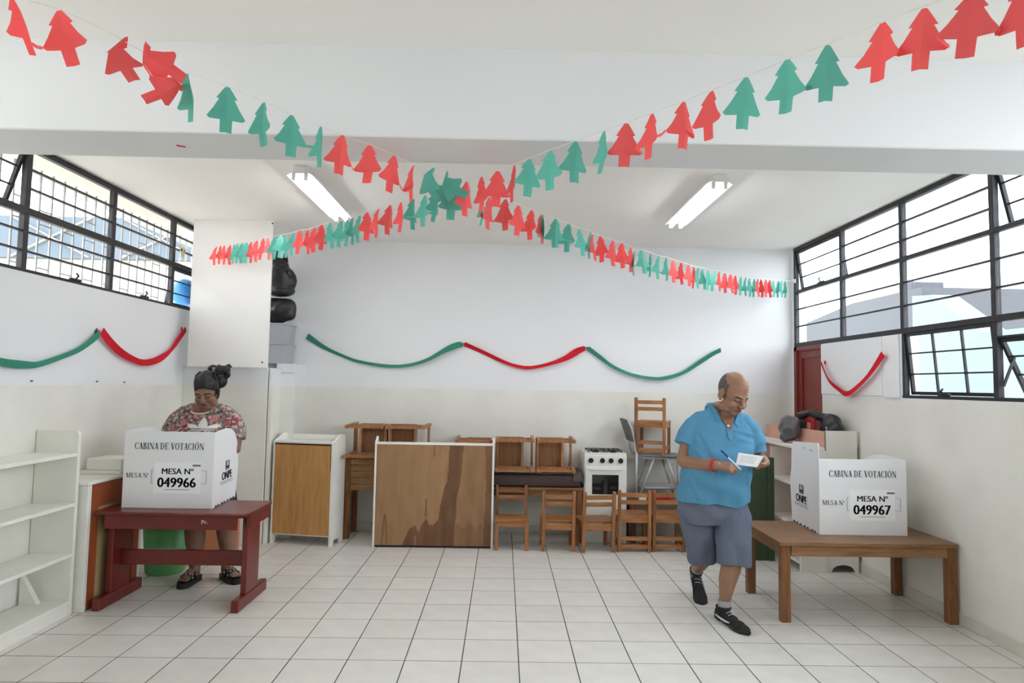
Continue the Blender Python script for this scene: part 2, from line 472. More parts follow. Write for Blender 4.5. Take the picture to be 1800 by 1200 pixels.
GARLAND_B=[(1.364,1.681,2.718,1.00,"r",0), (1.290,1.765,2.730,1.00,"r",8), (1.210,1.856,2.737,1.00,"r",5), (1.136,1.940,2.736,0.85,"r",4),
(1.027,2.063,2.726,1.00,"g",3), (0.941,2.159,2.724,0.90,"g",3), (0.841,2.273,2.716,0.95,"g",4), (0.748,2.378,2.712,0.70,"r",3),
(0.676,2.460,2.707,0.80,"r",2), (0.573,2.576,2.704,0.60,"r",2), (0.489,2.672,2.701,1.00,"r",3), (0.416,2.753,2.698,0.45,"g",6),
(0.302,2.882,2.699,0.90,"g",0), (0.197,3.002,2.698,0.85,"g",0), (0.109,3.101,2.693,0.90,"g",3), (0.031,3.189,2.690,0.30,"r",0),
(-0.047,3.278,2.687,1.00,"r",3), (-0.127,3.368,2.684,0.50,"r",0), (-0.215,3.467,2.686,0.65,"r",0), (-0.295,3.557,2.687,1.00,"g",3),
(-0.389,3.664,2.698,0.50,"g",4), (-0.470,3.755,2.694,0.60,"g",0), (-0.543,3.838,2.692,0.60,"g",0), (-0.627,3.934,2.700,0.45,"r",0),
(-0.716,4.034,2.705,0.70,"r",2), (-0.800,4.129,2.707,0.40,"r",4), (-0.893,4.234,2.711,0.80,"r",0), (-0.966,4.317,2.712,0.50,"g",0),
(-1.016,4.373,2.707,0.35,"g",0), (-1.067,4.431,2.709,0.50,"g",0), (-1.131,4.503,2.717,0.55,"g",3), (-1.231,4.616,2.731,0.60,"g",-6),
(-1.317,4.714,2.737,0.70,"r",0), (-1.401,4.808,2.737,0.70,"r",0), (-1.463,4.878,2.736,0.40,"r",0), (-1.560,4.988,2.755,0.60,"r",3),
(-1.640,5.079,2.757,0.50,"g",0), (-1.716,5.165,2.762,0.45,"g",0), (-1.788,5.246,2.774,0.70,"g",0), (-1.877,5.347,2.781,0.60,"g",0),
(-1.954,5.434,2.790,0.50,"r",-2), (-2.033,5.524,2.804,0.50,"r",5), (-2.123,5.625,2.805,0.60,"r",0), (-2.199,5.712,2.812,0.45,"r",0),
(-2.278,5.801,2.825,0.70,"g",0), (-2.351,5.883,2.836,0.70,"g",0), (-2.415,5.956,2.845,0.45,"g",4), (-2.482,6.031,2.855,0.40,"g",0),
(-2.550,6.108,2.859,0.50,"r",0), (-2.640,6.210,2.879,0.45,"r",0), (-2.724,6.305,2.897,0.35,"r",0), (-2.798,6.388,2.902,0.45,"r",4)]
HOOK_A=(3.214,7.300,2.821)
END_B=(-2.841,6.437,2.906)
RIB_G1 = [(-2.178,7.370,2.112), (-1.992,7.370,1.995), (-1.800,7.370,1.910), (-1.610,7.370,1.844), (-1.294,7.370,1.799), (-1.062,7.370,1.810), (-0.855,7.370,1.870), (-0.669,7.370,1.975), (-0.544,7.370,2.034), (-0.469,7.370,2.054)]
RIB_R1 = [(-0.437,7.370,2.055), (-0.246,7.370,1.976), (-0.016,7.370,1.872), (0.136,7.370,1.824), (0.282,7.370,1.808), (0.471,7.370,1.843), (0.679,7.370,1.916), (0.817,7.370,2.001), (0.899,7.370,2.034)]
RIB_G2 = [(0.931,7.370,2.035), (1.084,7.370,1.923), (1.231,7.370,1.824), (1.441,7.370,1.746), (1.676,7.370,1.712), (1.821,7.370,1.727), (1.993,7.370,1.781), (2.164,7.370,1.891), (2.311,7.370,1.989), (2.413,7.370,2.042)]
RIB_G3 = [(-3.200,3.983,1.784), (-3.200,4.118,1.729), (-3.200,4.259,1.702), (-3.200,4.449,1.693), (-3.200,4.577,1.700), (-3.200,4.757,1.746), (-3.200,4.989,1.819), (-3.200,5.151,1.902), (-3.200,5.253,1.972)]
RIB_R2 = [(-3.200,5.266,1.986), (-3.200,5.387,1.904), (-3.200,5.545,1.829), (-3.200,5.709,1.783), (-3.200,5.890,1.755), (-3.200,6.087,1.777), (-3.200,6.254,1.831), (-3.200,6.385,1.902), (-3.200,6.507,2.003), (-3.200,6.646,2.115)]
RIB_R3 = [(3.190,6.589,1.890), (3.190,6.444,1.719), (3.190,6.260,1.631), (3.190,6.096,1.585), (3.190,5.899,1.659), (3.190,5.712,1.763), (3.190,5.501,1.926)]

# ================================================================== the setting
XL, XR, YB, YF, ZC = -3.22, 3.225, 7.39, -2.2, 3.19
WT = 0.14
# floor: grout bed with every tile of the visible part as a part of its own
TILE, TX0, TY0 = 0.333, 0.11796, 3.99606
floor = struct_root('floor')
fb = MB().box(XL, XR, YF, YB, -0.12, -0.0009)
struct('grout_bed', fb, M_GROUT, floor)
tile_me = None
g = 0.006
tile_cache = {}
def tile_mesh(x0, x1, y0, y1):
    key = (round(x1 - x0, 3), round(y1 - y0, 3))
    if key not in tile_cache:
        a, b_ = key
        tile_cache[key] = MB().box(-a / 2, a / 2, -b_ / 2, b_ / 2, -0.006, 0.0, bevel=0.0009).mesh('tile', M_TILE)
    return tile_cache[key]
near = MB()
i0 = math.floor((XL - TX0) / TILE); i1 = math.ceil((XR - TX0) / TILE)
j0 = math.floor((YF - TY0) / TILE); j1 = math.ceil((YB - TY0) / TILE)
for j in range(j0, j1):
    for i in range(i0, i1):
        x0, x1 = max(XL, TX0 + i * TILE) + g / 2, min(XR, TX0 + (i + 1) * TILE) - g / 2
        y0, y1 = max(YF, TY0 + j * TILE) + g / 2, min(YB, TY0 + (j + 1) * TILE) - g / 2
        if x1 - x0 < 0.02 or y1 - y0 < 0.02: continue
        if y1 > 3.55:
            o = place('tile', tile_mesh(x0, x1, y0, y1), floor, ((x0 + x1) / 2, (y0 + y1) / 2, random.uniform(-0.0003, 0.0003)))
        else:
            near.box(x0, x1, y0, y1, -0.006, 0.0)
o = struct('tile_rest', near, M_TILE, floor); o['kind'] = 'stuff'

c_ = MB().box(XL - WT, XR + WT, YF - WT, YB + WT, ZC, ZC + 0.15)
struct('ceiling', c_, M_CEIL)
struct('beam', MB().box(XL - WT, XR + WT, 3.03, 3.39, 2.758, ZC + 0.02, bevel=0.006), M_WALL)
struct('wall_back', MB().box(XL - WT, XR + WT, YB, YB + WT, -0.12, ZC), M_WALL)
struct('wall_front', MB().box(XL - WT, XR + WT, YF - WT, YF, -0.12, ZC), M_WALL)
# left wall: sill at 2.32, window run above it
WIN_L0 = -1.9
wl = MB().box(XL - WT, XL, YF, YB, -0.12, 2.315)
wl.box(XL - WT, XL, YF, WIN_L0, 2.315, ZC); wl.box(XL - WT, XL, 7.32, YB, 2.315, ZC)
wall_l = struct('wall_left', wl, M_WALL)
for yy, zz in ((4.57, 1.585), (5.30, 1.585), (5.68, 1.58)):
    struct('nail', MB().tube([(XL - 0.004, yy, zz), (XL + 0.014, yy, zz + 0.002)], 0.005, seg=8), M_BLACK, wall_l)
wr = MB().box(XR, XR + WT, YF, 5.335, -0.12, 1.563)
wr.box(XR, XR + WT, 5.335, 6.69, -0.12, 2.083)
wr.box(XR, XR + WT, 7.325, YB, -0.12, ZC); wr.box(XR, XR + WT, YF, -1.75, 1.563, ZC)
struct('wall_right', wr, M_WALL)
# ragged painted skirting on the right and back walls
bb = MB().box(XR - 0.014, XR, YF, 6.66, 0, 0.088, bevel=0.003)
struct('baseboard_right', bb, mat('skirting_paint', (206, 204, 194), rough=0.5, var=0.08, scale=5))
struct('baseboard_back', MB().box(-2.1, XR - 0.02, YB - 0.014, YB, 0, 0.088, bevel=0.003), MATS['skirting_paint'])

# ------------------------------------------------------------------ windows
def sash(parent, X, out, y0, y1, z1, z0, tilt, glass, hbars, vbars, t=0.026):
    """top-hung sash leaning outwards by tilt degrees; its own bars and panes are sub-parts"""
    H = z1 - z0; a = math.radians(tilt)
    R = Matrix.Translation((X, 0, z1)) @ Matrix.Rotation(-out * a, 4, 'Y')
    f = MB()
    f.box(-0.012, 0.012, y0, y1, -t, 0, M=R); f.box(-0.012, 0.012, y0, y1, -H, -H + t, M=R)
    f.box(-0.012, 0.012, y0, y0 + t, -H, 0, M=R); f.box(-0.012, 0.012, y1 - t, y1, -H, 0, M=R)
    s = struct('sash', f, M_BLACK, parent)
    for k in range(hbars):
        z = -H * (k + 1) / (hbars + 1)
        struct('glazing_bar', MB().box(-0.008, 0.008, y0 + t, y1 - t, z - 0.006, z + 0.006, M=R), M_BLACK, s)
    for k in range(vbars):
        y = y0 + (y1 - y0) * (k + 1) / (vbars + 1)
        struct('glazing_bar', MB().box(-0.008, 0.008, y - 0.007, y + 0.007, -H + t, -t, M=R), M_BLACK, s)
    for k in range(hbars + 1):
        za, zb = -H * k / (hbars + 1), -H * (k + 1) / (hbars + 1)
        struct('pane', MB().box(-0.002, 0.002, y0 + t, y1 - t, zb + 0.006, za - 0.006, M=R), glass, s)
    return s

def fixed_bay(parent, X, y0, y1, zs, glass, bars=True):
    """panes between successive heights with thin glazing bars between them"""
    for k in range(len(zs) - 1):
        struct('pane', MB().box(X - 0.002, X + 0.002, y0, y1, zs[k] + 0.004, zs[k + 1] - 0.004), glass, parent)
        if k and bars:
            struct('glazing_bar', MB().box(X - 0.011, X + 0.011, y0, y1, zs[k] - 0.0065, zs[k] + 0.0065), M_BLACK, parent)

def catch(parent, x, y, z, s):
    b = MB().box(x - 0.012, x + 0.012, y - 0.06, y + 0.06, z, z + 0.018, bevel=0.004)
    b.tube([(x, y, z + 0.01), (x + s * 0.03, y - 0.01, z + 0.035), (x + s * 0.035, y - 0.04, z + 0.05)], 0.007, seg=8)
    struct('window_catch', b, M_BLACK, parent)

# window 1: the long clerestory on the left
XW = XL - 0.022
win1 = struct_root('window_1', (XL, 2.7, 2.32))
ml = [WIN_L0 + 0.02, -0.56, 0.44, 1.44, 2.44, 3.44, 4.444, 5.432, 6.43, 7.30]
for y in ml:
    struct('mullion', MB().box(XW - 0.022, XW + 0.02, y - 0.023, y + 0.023, 2.315, ZC, bevel=0.003), M_BLACK, win1)
for z, h_ in ((2.326, 0.011), (2.728, 0.025), (ZC - 0.022, 0.022)):
    struct('transom', MB().box(XW - 0.02, XW + 0.024, WIN_L0, 7.32, z - h_, z + h_, bevel=0.003), M_BLACK, win1)
for a, b_ in zip(ml, ml[1:]):
    y0, y1 = a + 0.024, b_ - 0.024
    if abs(a - 3.44) < .01:
        sash(win1, XW, -1, y0, y1, 3.145, 2.755, 17, M_GLASS_L, 2, 0)
        fixed_bay(win1, XW, y0, y1, (2.338, 2.46, 2.59, 2.70), M_GLASS_L)
    elif abs(a - 6.43) < .01:
        fixed_bay(win1, XW, y0, y1, (2.755, 2.89, 3.02, 3.145), M_GLASS_L)
        sash(win1, XW, -1, y0, y1, 2.70, 2.34, 9, M_GLASS_L, 2, 0)
    else:
        fixed_bay(win1, XW, y0, y1, (2.338, 2.46, 2.59, 2.70), M_GLASS_L, b_ > 3)
        fixed_bay(win1, XW, y0, y1, (2.755, 2.89, 3.02, 3.145), M_GLASS_L, b_ > 3)
catch(win1, XW + 0.024, 4.97, 2.335, 1); catch(win1, XW + 0.024, 5.93, 2.335, 1)

# window 2: the tall window wall on the right
XV = XR + 0.022
win2 = struct_root('window_2', (XR, 2.7, 1.57))
mr_ = [-1.74, -0.7, 0.3, 1.3, 2.3, 3.31, 4.32, 5.33, 6.30, 7.31]
for y in mr_:
    zb = 1.563 if y < 5.4 else 2.083
    struct('mullion', MB().box(XV - 0.02, XV + 0.022, y - 0.022, y + 0.022, zb, ZC, bevel=0.003), M_BLACK, win2)
struct('transom', MB().box(XV - 0.024, XV + 0.02, -1.75, 5.34, 1.563, 1.588, bevel=0.003), M_BLACK, win2)
struct('transom', MB().box(XV - 0.024, XV + 0.02, -1.75, 7.325, 2.083, 2.128, bevel=0.003), M_BLACK, win2)
struct('transom', MB().box(XV - 0.024, XV + 0.02, -1.75, 7.325, 2.676, 2.708, bevel=0.003), M_BLACK, win2)
struct('transom', MB().box(XV - 0.024, XV + 0.02, -1.75, 7.325, ZC - 0.04, ZC, bevel=0.003), M_BLACK, win2)
for a, b_ in zip(mr_, mr_[1:]):
    y0, y1 = a + 0.023, b_ - 0.023
    if a > 6.2:
        sash(win2, XV, 1, y0, y1, 3.145, 2.71, 8, M_GLASS_R, 2, 0)
    elif abs(a - 3.31) < .01:
        sash(win2, XV, 1, y0, y1, 3.145, 2.71, 13, M_GLASS_R, 2, 0)
    else:
        fixed_bay(win2, XV, y0, y1, (2.71, 2.85, 3.00, 3.148), M_GLASS_R, b_ > 3)
    fixed_bay(win2, XV, y0, y1, (2.13, 2.31, 2.50, 2.674), M_GLASS_R, b_ > 3)
    if a < 5.2:
        if abs(a - 4.32) < .01:
            sash(win2, XV, 1, y0, y1, 2.083, 1.59, 5, M_GLASS_R, 2, 2)
        elif abs(a - 3.31) < .01:
            struct('pane', MB().box(XV - 0.002, XV + 0.002, y0, y1, 1.99, 2.08), M_GLASS_R, win2)
            struct('transom', MB().box(XV - 0.014, XV + 0.014, y0, y1, 1.975, 1.99), M_BLACK, win2)
            sash(win2, XV, 1, y0, y1, 1.975, 1.59, 24, M_GLASS_R, 2, 2)
            struct('stay_bar', MB().bar((XV, y1 - 0.02, 1.66), (XV + 0.07, y1 - 0.03, 1.85), 0.014, 0.014), M_BLACK, win2)
        else:
            fixed_bay(win2, XV, y0, y1, (1.59, 1.75, 1.92, 2.08), M_GLASS_R, b_ > 3)
catch(win2, XV - 0.024, 4.83, 1.588, -1)
catch(win2, XV - 0.024, 6.68, 2.705, -1)
# white board closing the old opening beside the door, with a raised strip at its edge
struct('trim_1', MB().box(XR - 0.012, XR + 0.001, 5.60, 6.685, 1.575, 2.078, bevel=0.002).box(XR - 0.02, XR + 0.001, 5.36, 5.58, 1.56, 2.08, bevel=0.004), M_WALL)

# door 1: oxblood panelled door in the back corner
door = struct_root('door_1', (XR, 7.0, 0))
XD = XR + 0.02
struct('door_frame', MB().box(XR - 0.006, XR + 0.06, 7.262, 7.325, 0, 2.083).box(XR - 0.006, XR + 0.06, 6.69, 7.325, 2.04, 2.083), M_DOOR, door)
struct('door_leaf', MB().box(XD + 0.02, XD + 0.05, 6.692, 7.262, 0.0, 2.04), M_DOOR, door)
st = MB()
for y0, y1 in ((6.692, 6.70), (7.19, 7.262)): st.box(XD, XD + 0.03, y0, y1, 0.0, 2.04)
for z0, z1 in ((0, 0.14), (0.66, 0.78), (1.28, 1.40), (1.955, 2.04)): st.box(XD + 0.0005, XD + 0.03, 6.70, 7.19, z0, z1, bevel=0.004)
struct('door_rails', st, M_DOOR, door)

# built-in closet in the left back corner and the board hiding what is stored on it
struct('trim_2', MB().box(XL, -2.37, 6.72, YB, 0, 1.745, bevel=0.004).box(-2.37, -2.185, 6.98, YB, 0, 1.79, bevel=0.004)
       .box(-2.37, -2.18, 6.965, 6.99, 1.70, 1.795, bevel=0.003), M_WALL)
struct('trim_3', MB().box(-2.36, -2.325, 6.722, 6.98, 0.0, 1.74, bevel=0.003), M_WALL)

# ------------------------------------------------------------------ what the windows look out on
struct('exterior_ground', MB().box(-40, 40, -25, 45, -0.5, -0.13), M_CONCRETE)
struct('exterior_eave', MB().box(XL - 0.62, XL - WT, -2.4, 9, 3.22, 3.34), M_CONCRETE)
grille = thing('window_grille', 'grey welded bar grille outside the left clerestory window', 'grille', (-3.64, 4.5, 2.0))
y = 2.9; k = 0
while y < 7.9:
    part('bar', MB().box(-3.646, -3.634, y - 0.007, y + 0.007, 2.05, 3.22), M_GRILLE, grille)
    if k % 2 == 0:
        for zz in (2.46, 2.80, 2.86 + 0.05 * (k % 3)):
            part('link', MB().box(-3.644, -3.636, y, y + 0.14, zz - 0.005, zz + 0.005), M_GRILLE, grille)
    y += 0.14; k += 1
part('rail', MB().box(-3.65, -3.63, 2.8, 8.0, 2.03, 2.05), M_GRILLE, grille)
hall = thing('neighbouring_hall', 'blue sheeted shed wall with white cross bracing seen through the left window', 'building', (-8, 12.2, 0))
part('lower_wall', MB().box(-16, -3.9, 12.2, 12.5, -0.13, 3.78), M_EXTWHITE, hall)
part('blue_cladding', MB().box(-16, -3.9, 12.1, 12.4, 3.78, 4.55), M_EXTBLUE, hall)
for x in range(6):
    part('brace', MB().bar((-15 + x * 2.0, 12.08, 3.80), (-13.6 + x * 2.0, 12.08, 4.52), 0.02, 0.07, up=(0, 1, 0)), M_EXTWHITE, hall)
    part('brace', MB().bar((-13.6 + x * 2.0, 12.06, 3.80), (-15 + x * 2.0, 12.06, 4.52), 0.02, 0.05, up=(0, 1, 0)), M_EXTWHITE, hall)
house = thing('grey_house', 'grey rendered house with sloping top seen through the right window', 'building', (8.4, 14, 0))
part('wall', MB().prism([(11.3, -0.13), (17.6, -0.13), (17.6, 3.0), (13.6, 3.42), (11.3, 3.42)], 0, 7.2, 9.6), M_EXTGREY, house)
part('chimney', MB().box(7.4, 8.0, 11.9, 12.3, 3.3, 3.62, bevel=0.02), M_EXTGREY, house)
shed = thing('blue_shed', 'pale blue sheeted shed with a sloping roof edge outside the right window', 'building', (6.6, 8, 0))
part('cladding', MB().prism([(-2, -0.13), (11.25, -0.13), (11.25, 3.25), (10.7, 3.2), (9.6, 2.5), (-2, 2.5)], 0, 7.0, 7.4), M_EXTBLUE2, shed)

# ================================================================== ceiling lamps
def lamp(x, label):
    t = thing('ceiling_lamp', label, 'lamp', (x, 5.4, ZC), 0, 'fluorescent ceiling lamps')
    y0, y1 = 4.78, 6.04
    part('housing', MB().box(x - 0.05, x + 0.05, y0, y1, ZC - 0.055, ZC, bevel=0.004), M_LAMP, t)
    r = MB()
    for s in (-1, 1):
        r.bar((x + s * 0.074, y0, ZC - 0.062), (x + s * 0.074, y1, ZC - 0.062), 0.052, 0.003, up=(s * 0.55, 0, 1))
    r.box(x - 0.05, x + 0.05, y0, y1, ZC - 0.06, ZC - 0.055)
    part('reflector', r, M_LAMP, t)
    for s in (-1, 1):
        part('tube', MB().tube([(x + s * 0.045, y0 + 0.02, ZC - 0.088), (x + s * 0.045, y1 - 0.02, ZC - 0.088)], 0.017, seg=12), M_TUBE, t)
        for yy in (y0, y1 - 0.022):
            part('lamp_holder', MB().prism([(x + s * 0.045 - 0.016, ZC - 0.058), (x + s * 0.045 + 0.016, ZC - 0.058), (x + s * 0.045 + 0.012, ZC - 0.108), (x + s * 0.045 - 0.012, ZC - 0.108)], 1, yy, yy + 0.022), M_LAMP, t)
    part('end_cap', MB().box(x - 0.04, x + 0.04, y0 - 0.004, y0, ZC - 0.06, ZC - 0.004), M_LAMP, t)
lamp(-1.515, 'lit twin tube ceiling lamp on the left, above the storage board')
lamp(1.565, 'lit twin tube ceiling lamp on the right, near the tall windows')
solo('tape_scrap', MB().bar((-1.62, 3.2, 2.757), (-1.585, 3.22, 2.757), 0.014, 0.002), M_REDCREPE, 'scrap of red tape stuck under the ceiling beam', 'tape', base=(-1.6, 3.21, 2.757))

# ================================================================== paper tree garlands
def garland(name, label, pts, ends, gdir):
    root = thing(name, label, 'garland', pts[0][:3])
    gd = Vector((gdir[0], gdir[1], 0)).normalized()
    H, W = 0.183, 0.158
    path = [Vector(ends[0])] + [Vector(p[:3]) + Vector((0, 0, 0.004)) for p in pts] + [Vector(ends[1])]
    half = [(0.05, 0.0), (0.135, -0.10), (0.255, -0.255), (0.185, -0.27), (0.325, -0.48), (0.47, -0.645), (0.40, -0.70), (0.15, -0.715), (0.145, -1.0)]
    rnd = random.Random(len(pts))
    prev_tip = None
    for k, (x, y, z, wf, col, tilt) in enumerate(pts):
        view = Vector((x, y, 0)).normalized()
        side = Vector((view.y, -view.x, 0))              # image right
        a = math.acos(max(0.12, min(1.0, wf)))
        sgn = -1 if k % 2 else 1
        u0 = side * math.cos(a) + view * math.sin(a) * sgn
        n0 = Vector((0, 0, 1)).cross(u0)
        fold = math.radians(rnd.uniform(8, 26))
        R = Matrix.Rotation(-math.radians(tilt), 3, -view)
        crumple = abs(tilt) > 25
        mb = MB(); b = mb.bm; rows = []
        for (hu, hv) in half:
            row = []
            curl = (0.05 * math.sin(hv * 5 + k) + (0.22 * math.sin(hv * 4.5 + k * 1.7) if crumple else 0)) * H
            for s in (-1, 0, 1):
                p = u0 * (s * hu * W * math.cos(fold)) + n0 * (abs(s) * hu * W * math.sin(fold) * sgn + curl * 0.6) + Vector((0, 0, hv * H))
                if crumple and hv > -0.3: p += u0 * 0.05 * (0.3 + hv) / 0.3 + Vector((0, 0, -0.03 * (0.3 + hv) / 0.3))
                row.append(R @ p)
            rows.append(row)
        org = Vector((x, y, z))
        t = 0.0006
        for off in (-t, t):
            vs = [[b.verts.new(org + p + n0 * off) for p in row] for row in rows]
            for i in range(len(vs) - 1):
                for j in range(2):
                    f = b.faces.new((vs[i][j], vs[i][j + 1], vs[i + 1][j + 1], vs[i + 1][j]))
                    if off > 0: f.normal_flip()
        lt, rt = org + rows[5][0], org + rows[5][2]
        if prev_tip is not None and prev_tip[1] == col:
            tips = sorted(((lt - prev_tip[0][i]).length, 0, i) for i in (0, 1)) + sorted(((rt - prev_tip[0][i]).length, 1, i) for i in (0, 1))
            d, me_, pi_ = min(tips)
            q = prev_tip[0][pi_]; p = (lt, rt)[me_]
            if 0.004 < d < 0.085:
                mid = (p + q) / 2 - Vector((0, 0, 0.004))
                up = Vector((0, 0, 0.006))
                for c, e in ((q, mid), (mid, p)):
                    mb.poly([c - up, e - up, e + up, c + up])
        prev_tip = ((lt, rt), col)
        part('paper_tree', mb, M_REDPAPER if col == 'r' else M_GREENPAPER, root, recalc=False)
        sm = MB().box(x - 0.006, x + 0.006, y - 0.004, y + 0.004, z - 0.006, z + 0.007)
    part('string', MB().tube(path, 0.0014, seg=5), M_STRING, root)
    return root, path

garland('paper_garland', 'red and green paper tree garland running from front left to the right window corner', GARLAND_A,
        ((-1.75, 1.90, 2.87), HOOK_A), (4.37, 4.78))
garland('paper_garland', 'red and green paper tree garland running from front right to the white storage board', GARLAND_B,
        ((1.25, 1.81, 2.80), END_B), (-3.97, 4.49))
solo('hook', MB().tube([(XR - 0.001, 7.30, 2.82), (XR - 0.02, 7.30, 2.815), (XR - 0.02, 7.29, 2.84)], 0.006, seg=8).box(XR - 0.008, XR - 0.0005, 7.27, 7.325, 2.80, 2.84), M_STRING, 'white hook at the window corner holding a garland string', 'hook', base=(XR, 7.3, 2.82))

# ================================================================== crepe streamers on the walls
def streamer(label, pts, m, nrm, widths, twist=0):
    o = thing('crepe_streamer', label, 'streamer', pts[len(pts) // 2], 0, 'crepe paper streamers on the walls')
    n = Vector(nrm)
    P = [Vector(p) for p in pts]
    # resample smoothly
    Q = []
    for i in range(len(P) - 1):
        p0, p1, p2, p3 = P[max(i - 1, 0)], P[i], P[i + 1], P[min(i + 2, len(P) - 1)]
        for t in (0, .25, .5, .75):
            Q.append(0.5 * ((2 * p1) + (p2 - p0) * t + (2 * p0 - 5 * p1 + 4 * p2 - p3) * t * t + (3 * p1 - p0 - 3 * p2 + p3) * t ** 3))
    Q.append(P[-1])
    mb = MB(); b = mb.bm; N = len(Q); rows = []
    for i, q in enumerate(Q):
        s = i / (N - 1)
        d = (Q[min(i + 1, N - 1)] - Q[max(i - 1, 0)]).normalized()
        across = n.cross(d).normalized()
        k = s * (len(widths) - 1); k0 = int(min(k, len(widths) - 2)); wd = widths[k0] + (widths[k0 + 1] - widths[k0]) * (k - k0)
        a = math.sin(s * PI * 2 + twist) * (0.7 if abs(nrm[1]) else 0.3)
        e = across * math.cos(a) + n * math.sin(a)
        c = q + n * 0.022
        rows.append([b.verts.new(c - e * wd / 2), b.verts.new(c + n * 0.006 * math.sin(i * 1.3)), b.verts.new(c + e * wd / 2)])
    for i in range(N - 1):
        for j in (0, 1):
            f = b.faces.new((rows[i][j], rows[i][j + 1], rows[i + 1][j + 1], rows[i + 1][j])); f.smooth = True
    part('crepe_strip', mb, m, o)
    for q in (Q[0], Q[-1]):
        t = MB(); d = n.cross(Vector((0, 0, 1)))
        t.bar(q - n * 0.018 - d * 0.012, q - n * 0.018 + d * 0.012, 0.036, 0.003, up=n)
        part('tape_tab', t, m, o)
    return o
nb, nl, nr = (0, -1, 0), (1, 0, 0), (-1, 0, 0)
streamer('green crepe streamer sagging on the back wall, nearest the storage corner', RIB_G1, M_GREENCREPE, nb, [0.075, 0.05, 0.036, 0.034, 0.05, 0.075, 0.06], 0.4)
streamer('red crepe streamer sagging between two green ones on the back wall', RIB_R1, M_REDCREPE, nb, [0.06, 0.05, 0.035, 0.045, 0.05, 0.075, 0.06], 1.0)
streamer('green crepe streamer on the back wall above the stacked chairs', RIB_G2, M_GREENCREPE, nb, [0.06, 0.04, 0.04, 0.045, 0.035, 0.06, 0.065], 2.0)
streamer('green crepe streamer on the left wall below the window', RIB_G3, M_GREENCREPE, nl, [0.05, 0.05, 0.055, 0.04, 0.035, 0.04, 0.055], 0.2)
streamer('red crepe streamer on the left wall beside the white board', RIB_R2, M_REDCREPE, nl, [0.07, 0.065, 0.06, 0.05, 0.06, 0.06, 0.035, 0.05, 0.06], 0.2)
streamer('red crepe streamer on the right wall between the door and the window', RIB_R3, M_REDCREPE, nr, [0.05, 0.05, 0.04, 0.06, 0.05, 0.06], 0.7)

# ================================================================== back left storage corner
b = MB().box(-3.075, -2.298, 6.49, 6.51, 1.742, ZC - 0.001)
o = solo('storage_board', b, M_WHITE2, 'tall white board hanging in front of the stored bags', 'board', base=(-2.69, 6.5, 1.742))
o2 = place('screw', MB().ball((0, 0, 0), 0.008, seg=8).mesh('screw', M_BLACKP), o, (0.34, -0.012, 0.05))
o2 = place('screw', MB().ball((0, 0, 0), 0.008, seg=8).mesh('screw', M_BLACKP), o, (0.385, -0.012, 1.42))
def bin_box(z0, z1, label):
    t = thing('storage_box', label, 'box', (-2.43, 7.1, z0), 0, 'storage boxes on the closet ledge')
    s = MB(); x0, x1, y0, y1 = -2.62, -2.30, 7.02, 7.34
    s.prism([(x0 + 0.02, z0), (x1 - 0.02, z0), (x1, z1 - 0.02), (x0, z1 - 0.02)], 1, y0, y1)
    part('tub', s, M_BOX, t)
    part('lid', MB().box(x0 - 0.008, x1 + 0.008, y0 - 0.008, y1 + 0.008, z1 - 0.0195, z1, bevel=0.006), M_BOX, t)
bin_box(1.796, 2.012, 'lower of two translucent storage boxes on the closet ledge')
bin_box(2.013, 2.225, 'upper of two translucent storage boxes on the closet ledge')
def lumpy(seed, amp, freq):
    r = random.Random(seed); ph = [r.uniform(0, 6) for _ in range(9)]
    def f(me):
        ns = [v.normal.copy() for v in me.vertices]
        for v, nn in zip(me.vertices, ns):
            c = v.co
            d = (math.sin(c.x * freq + ph[0] + 2 * math.sin(c.z * freq * 0.6 + ph[3])) + math.sin(c.y * freq * 1.1 + ph[1] + 1.5 * math.sin(c.x * freq * .8 + ph[4])) + math.sin(c.z * freq * 1.3 + ph[2] + 2 * math.sin(c.y * freq * .7 + ph[5])))
            v.co += nn * d * amp
    return f
t = thing('trash_bag', 'stuffed black plastic bag on the storage boxes beside the white board', 'bag', (-2.43, 7.15, 2.226))
blob('bag_body', MB().ball((-2.43, 7.17, 2.380), (0.18, 0.14, 0.136)).ball((-2.42, 7.17, 2.352), (0.165, 0.14, 0.1)), M_BAG, t, voxel=0.012, smooth=3, post=lumpy(3, 0.008, 26))
t = thing('trash_bag', 'tied grey black plastic bag with knotted ears, topmost beside the white board', 'bag', (-2.43, 7.15, 2.47))
mb = MB().ball((-2.435, 7.17, 2.70), (0.17, 0.13, 0.183)).ball((-2.46, 7.17, 2.86), (0.12, 0.1, 0.09)).ball((-2.43, 7.17, 2.585), (0.155, 0.12, 0.065))
blob('bag_body', mb, M_BAGGREY if False else M_BAG, t, voxel=0.012, smooth=3, post=lumpy(5, 0.005, 18))
for dx, dz in ((-0.09, 0.13), (-0.02, 0.16), (0.06, 0.14)):
    part('bag_ear', MB().tube([(-2.45 + dx, 7.16, 2.9), (-2.45 + dx * 1.1, 7.15, 2.88 + dz)], [0.035, 0.012], seg=8, flat=((0, 1, 0), 0.4)), M_BAG, t)
part('bag_knot', MB().tube([(-2.37, 7.1, 2.8), (-2.28, 7.05, 2.76), (-2.235, 7.05, 2.70)], [0.02, 0.03, 0.012], seg=8, flat=((0, 1, 0), 0.4)), M_BAG, t)
t = thing('balloon', 'blue balloon half hidden behind the white board at the window', 'balloon', (-3.46, 7.17, 2.5))
blob('balloon_skin', MB().ball((-3.465, 7.17, 2.545), (0.135, 0.135, 0.155)).tube([(-3.465, 7.17, 2.42), (-3.465, 7.17, 2.36)], [0.03, 0.008]), M_BALL, t, voxel=0.012, smooth=4)
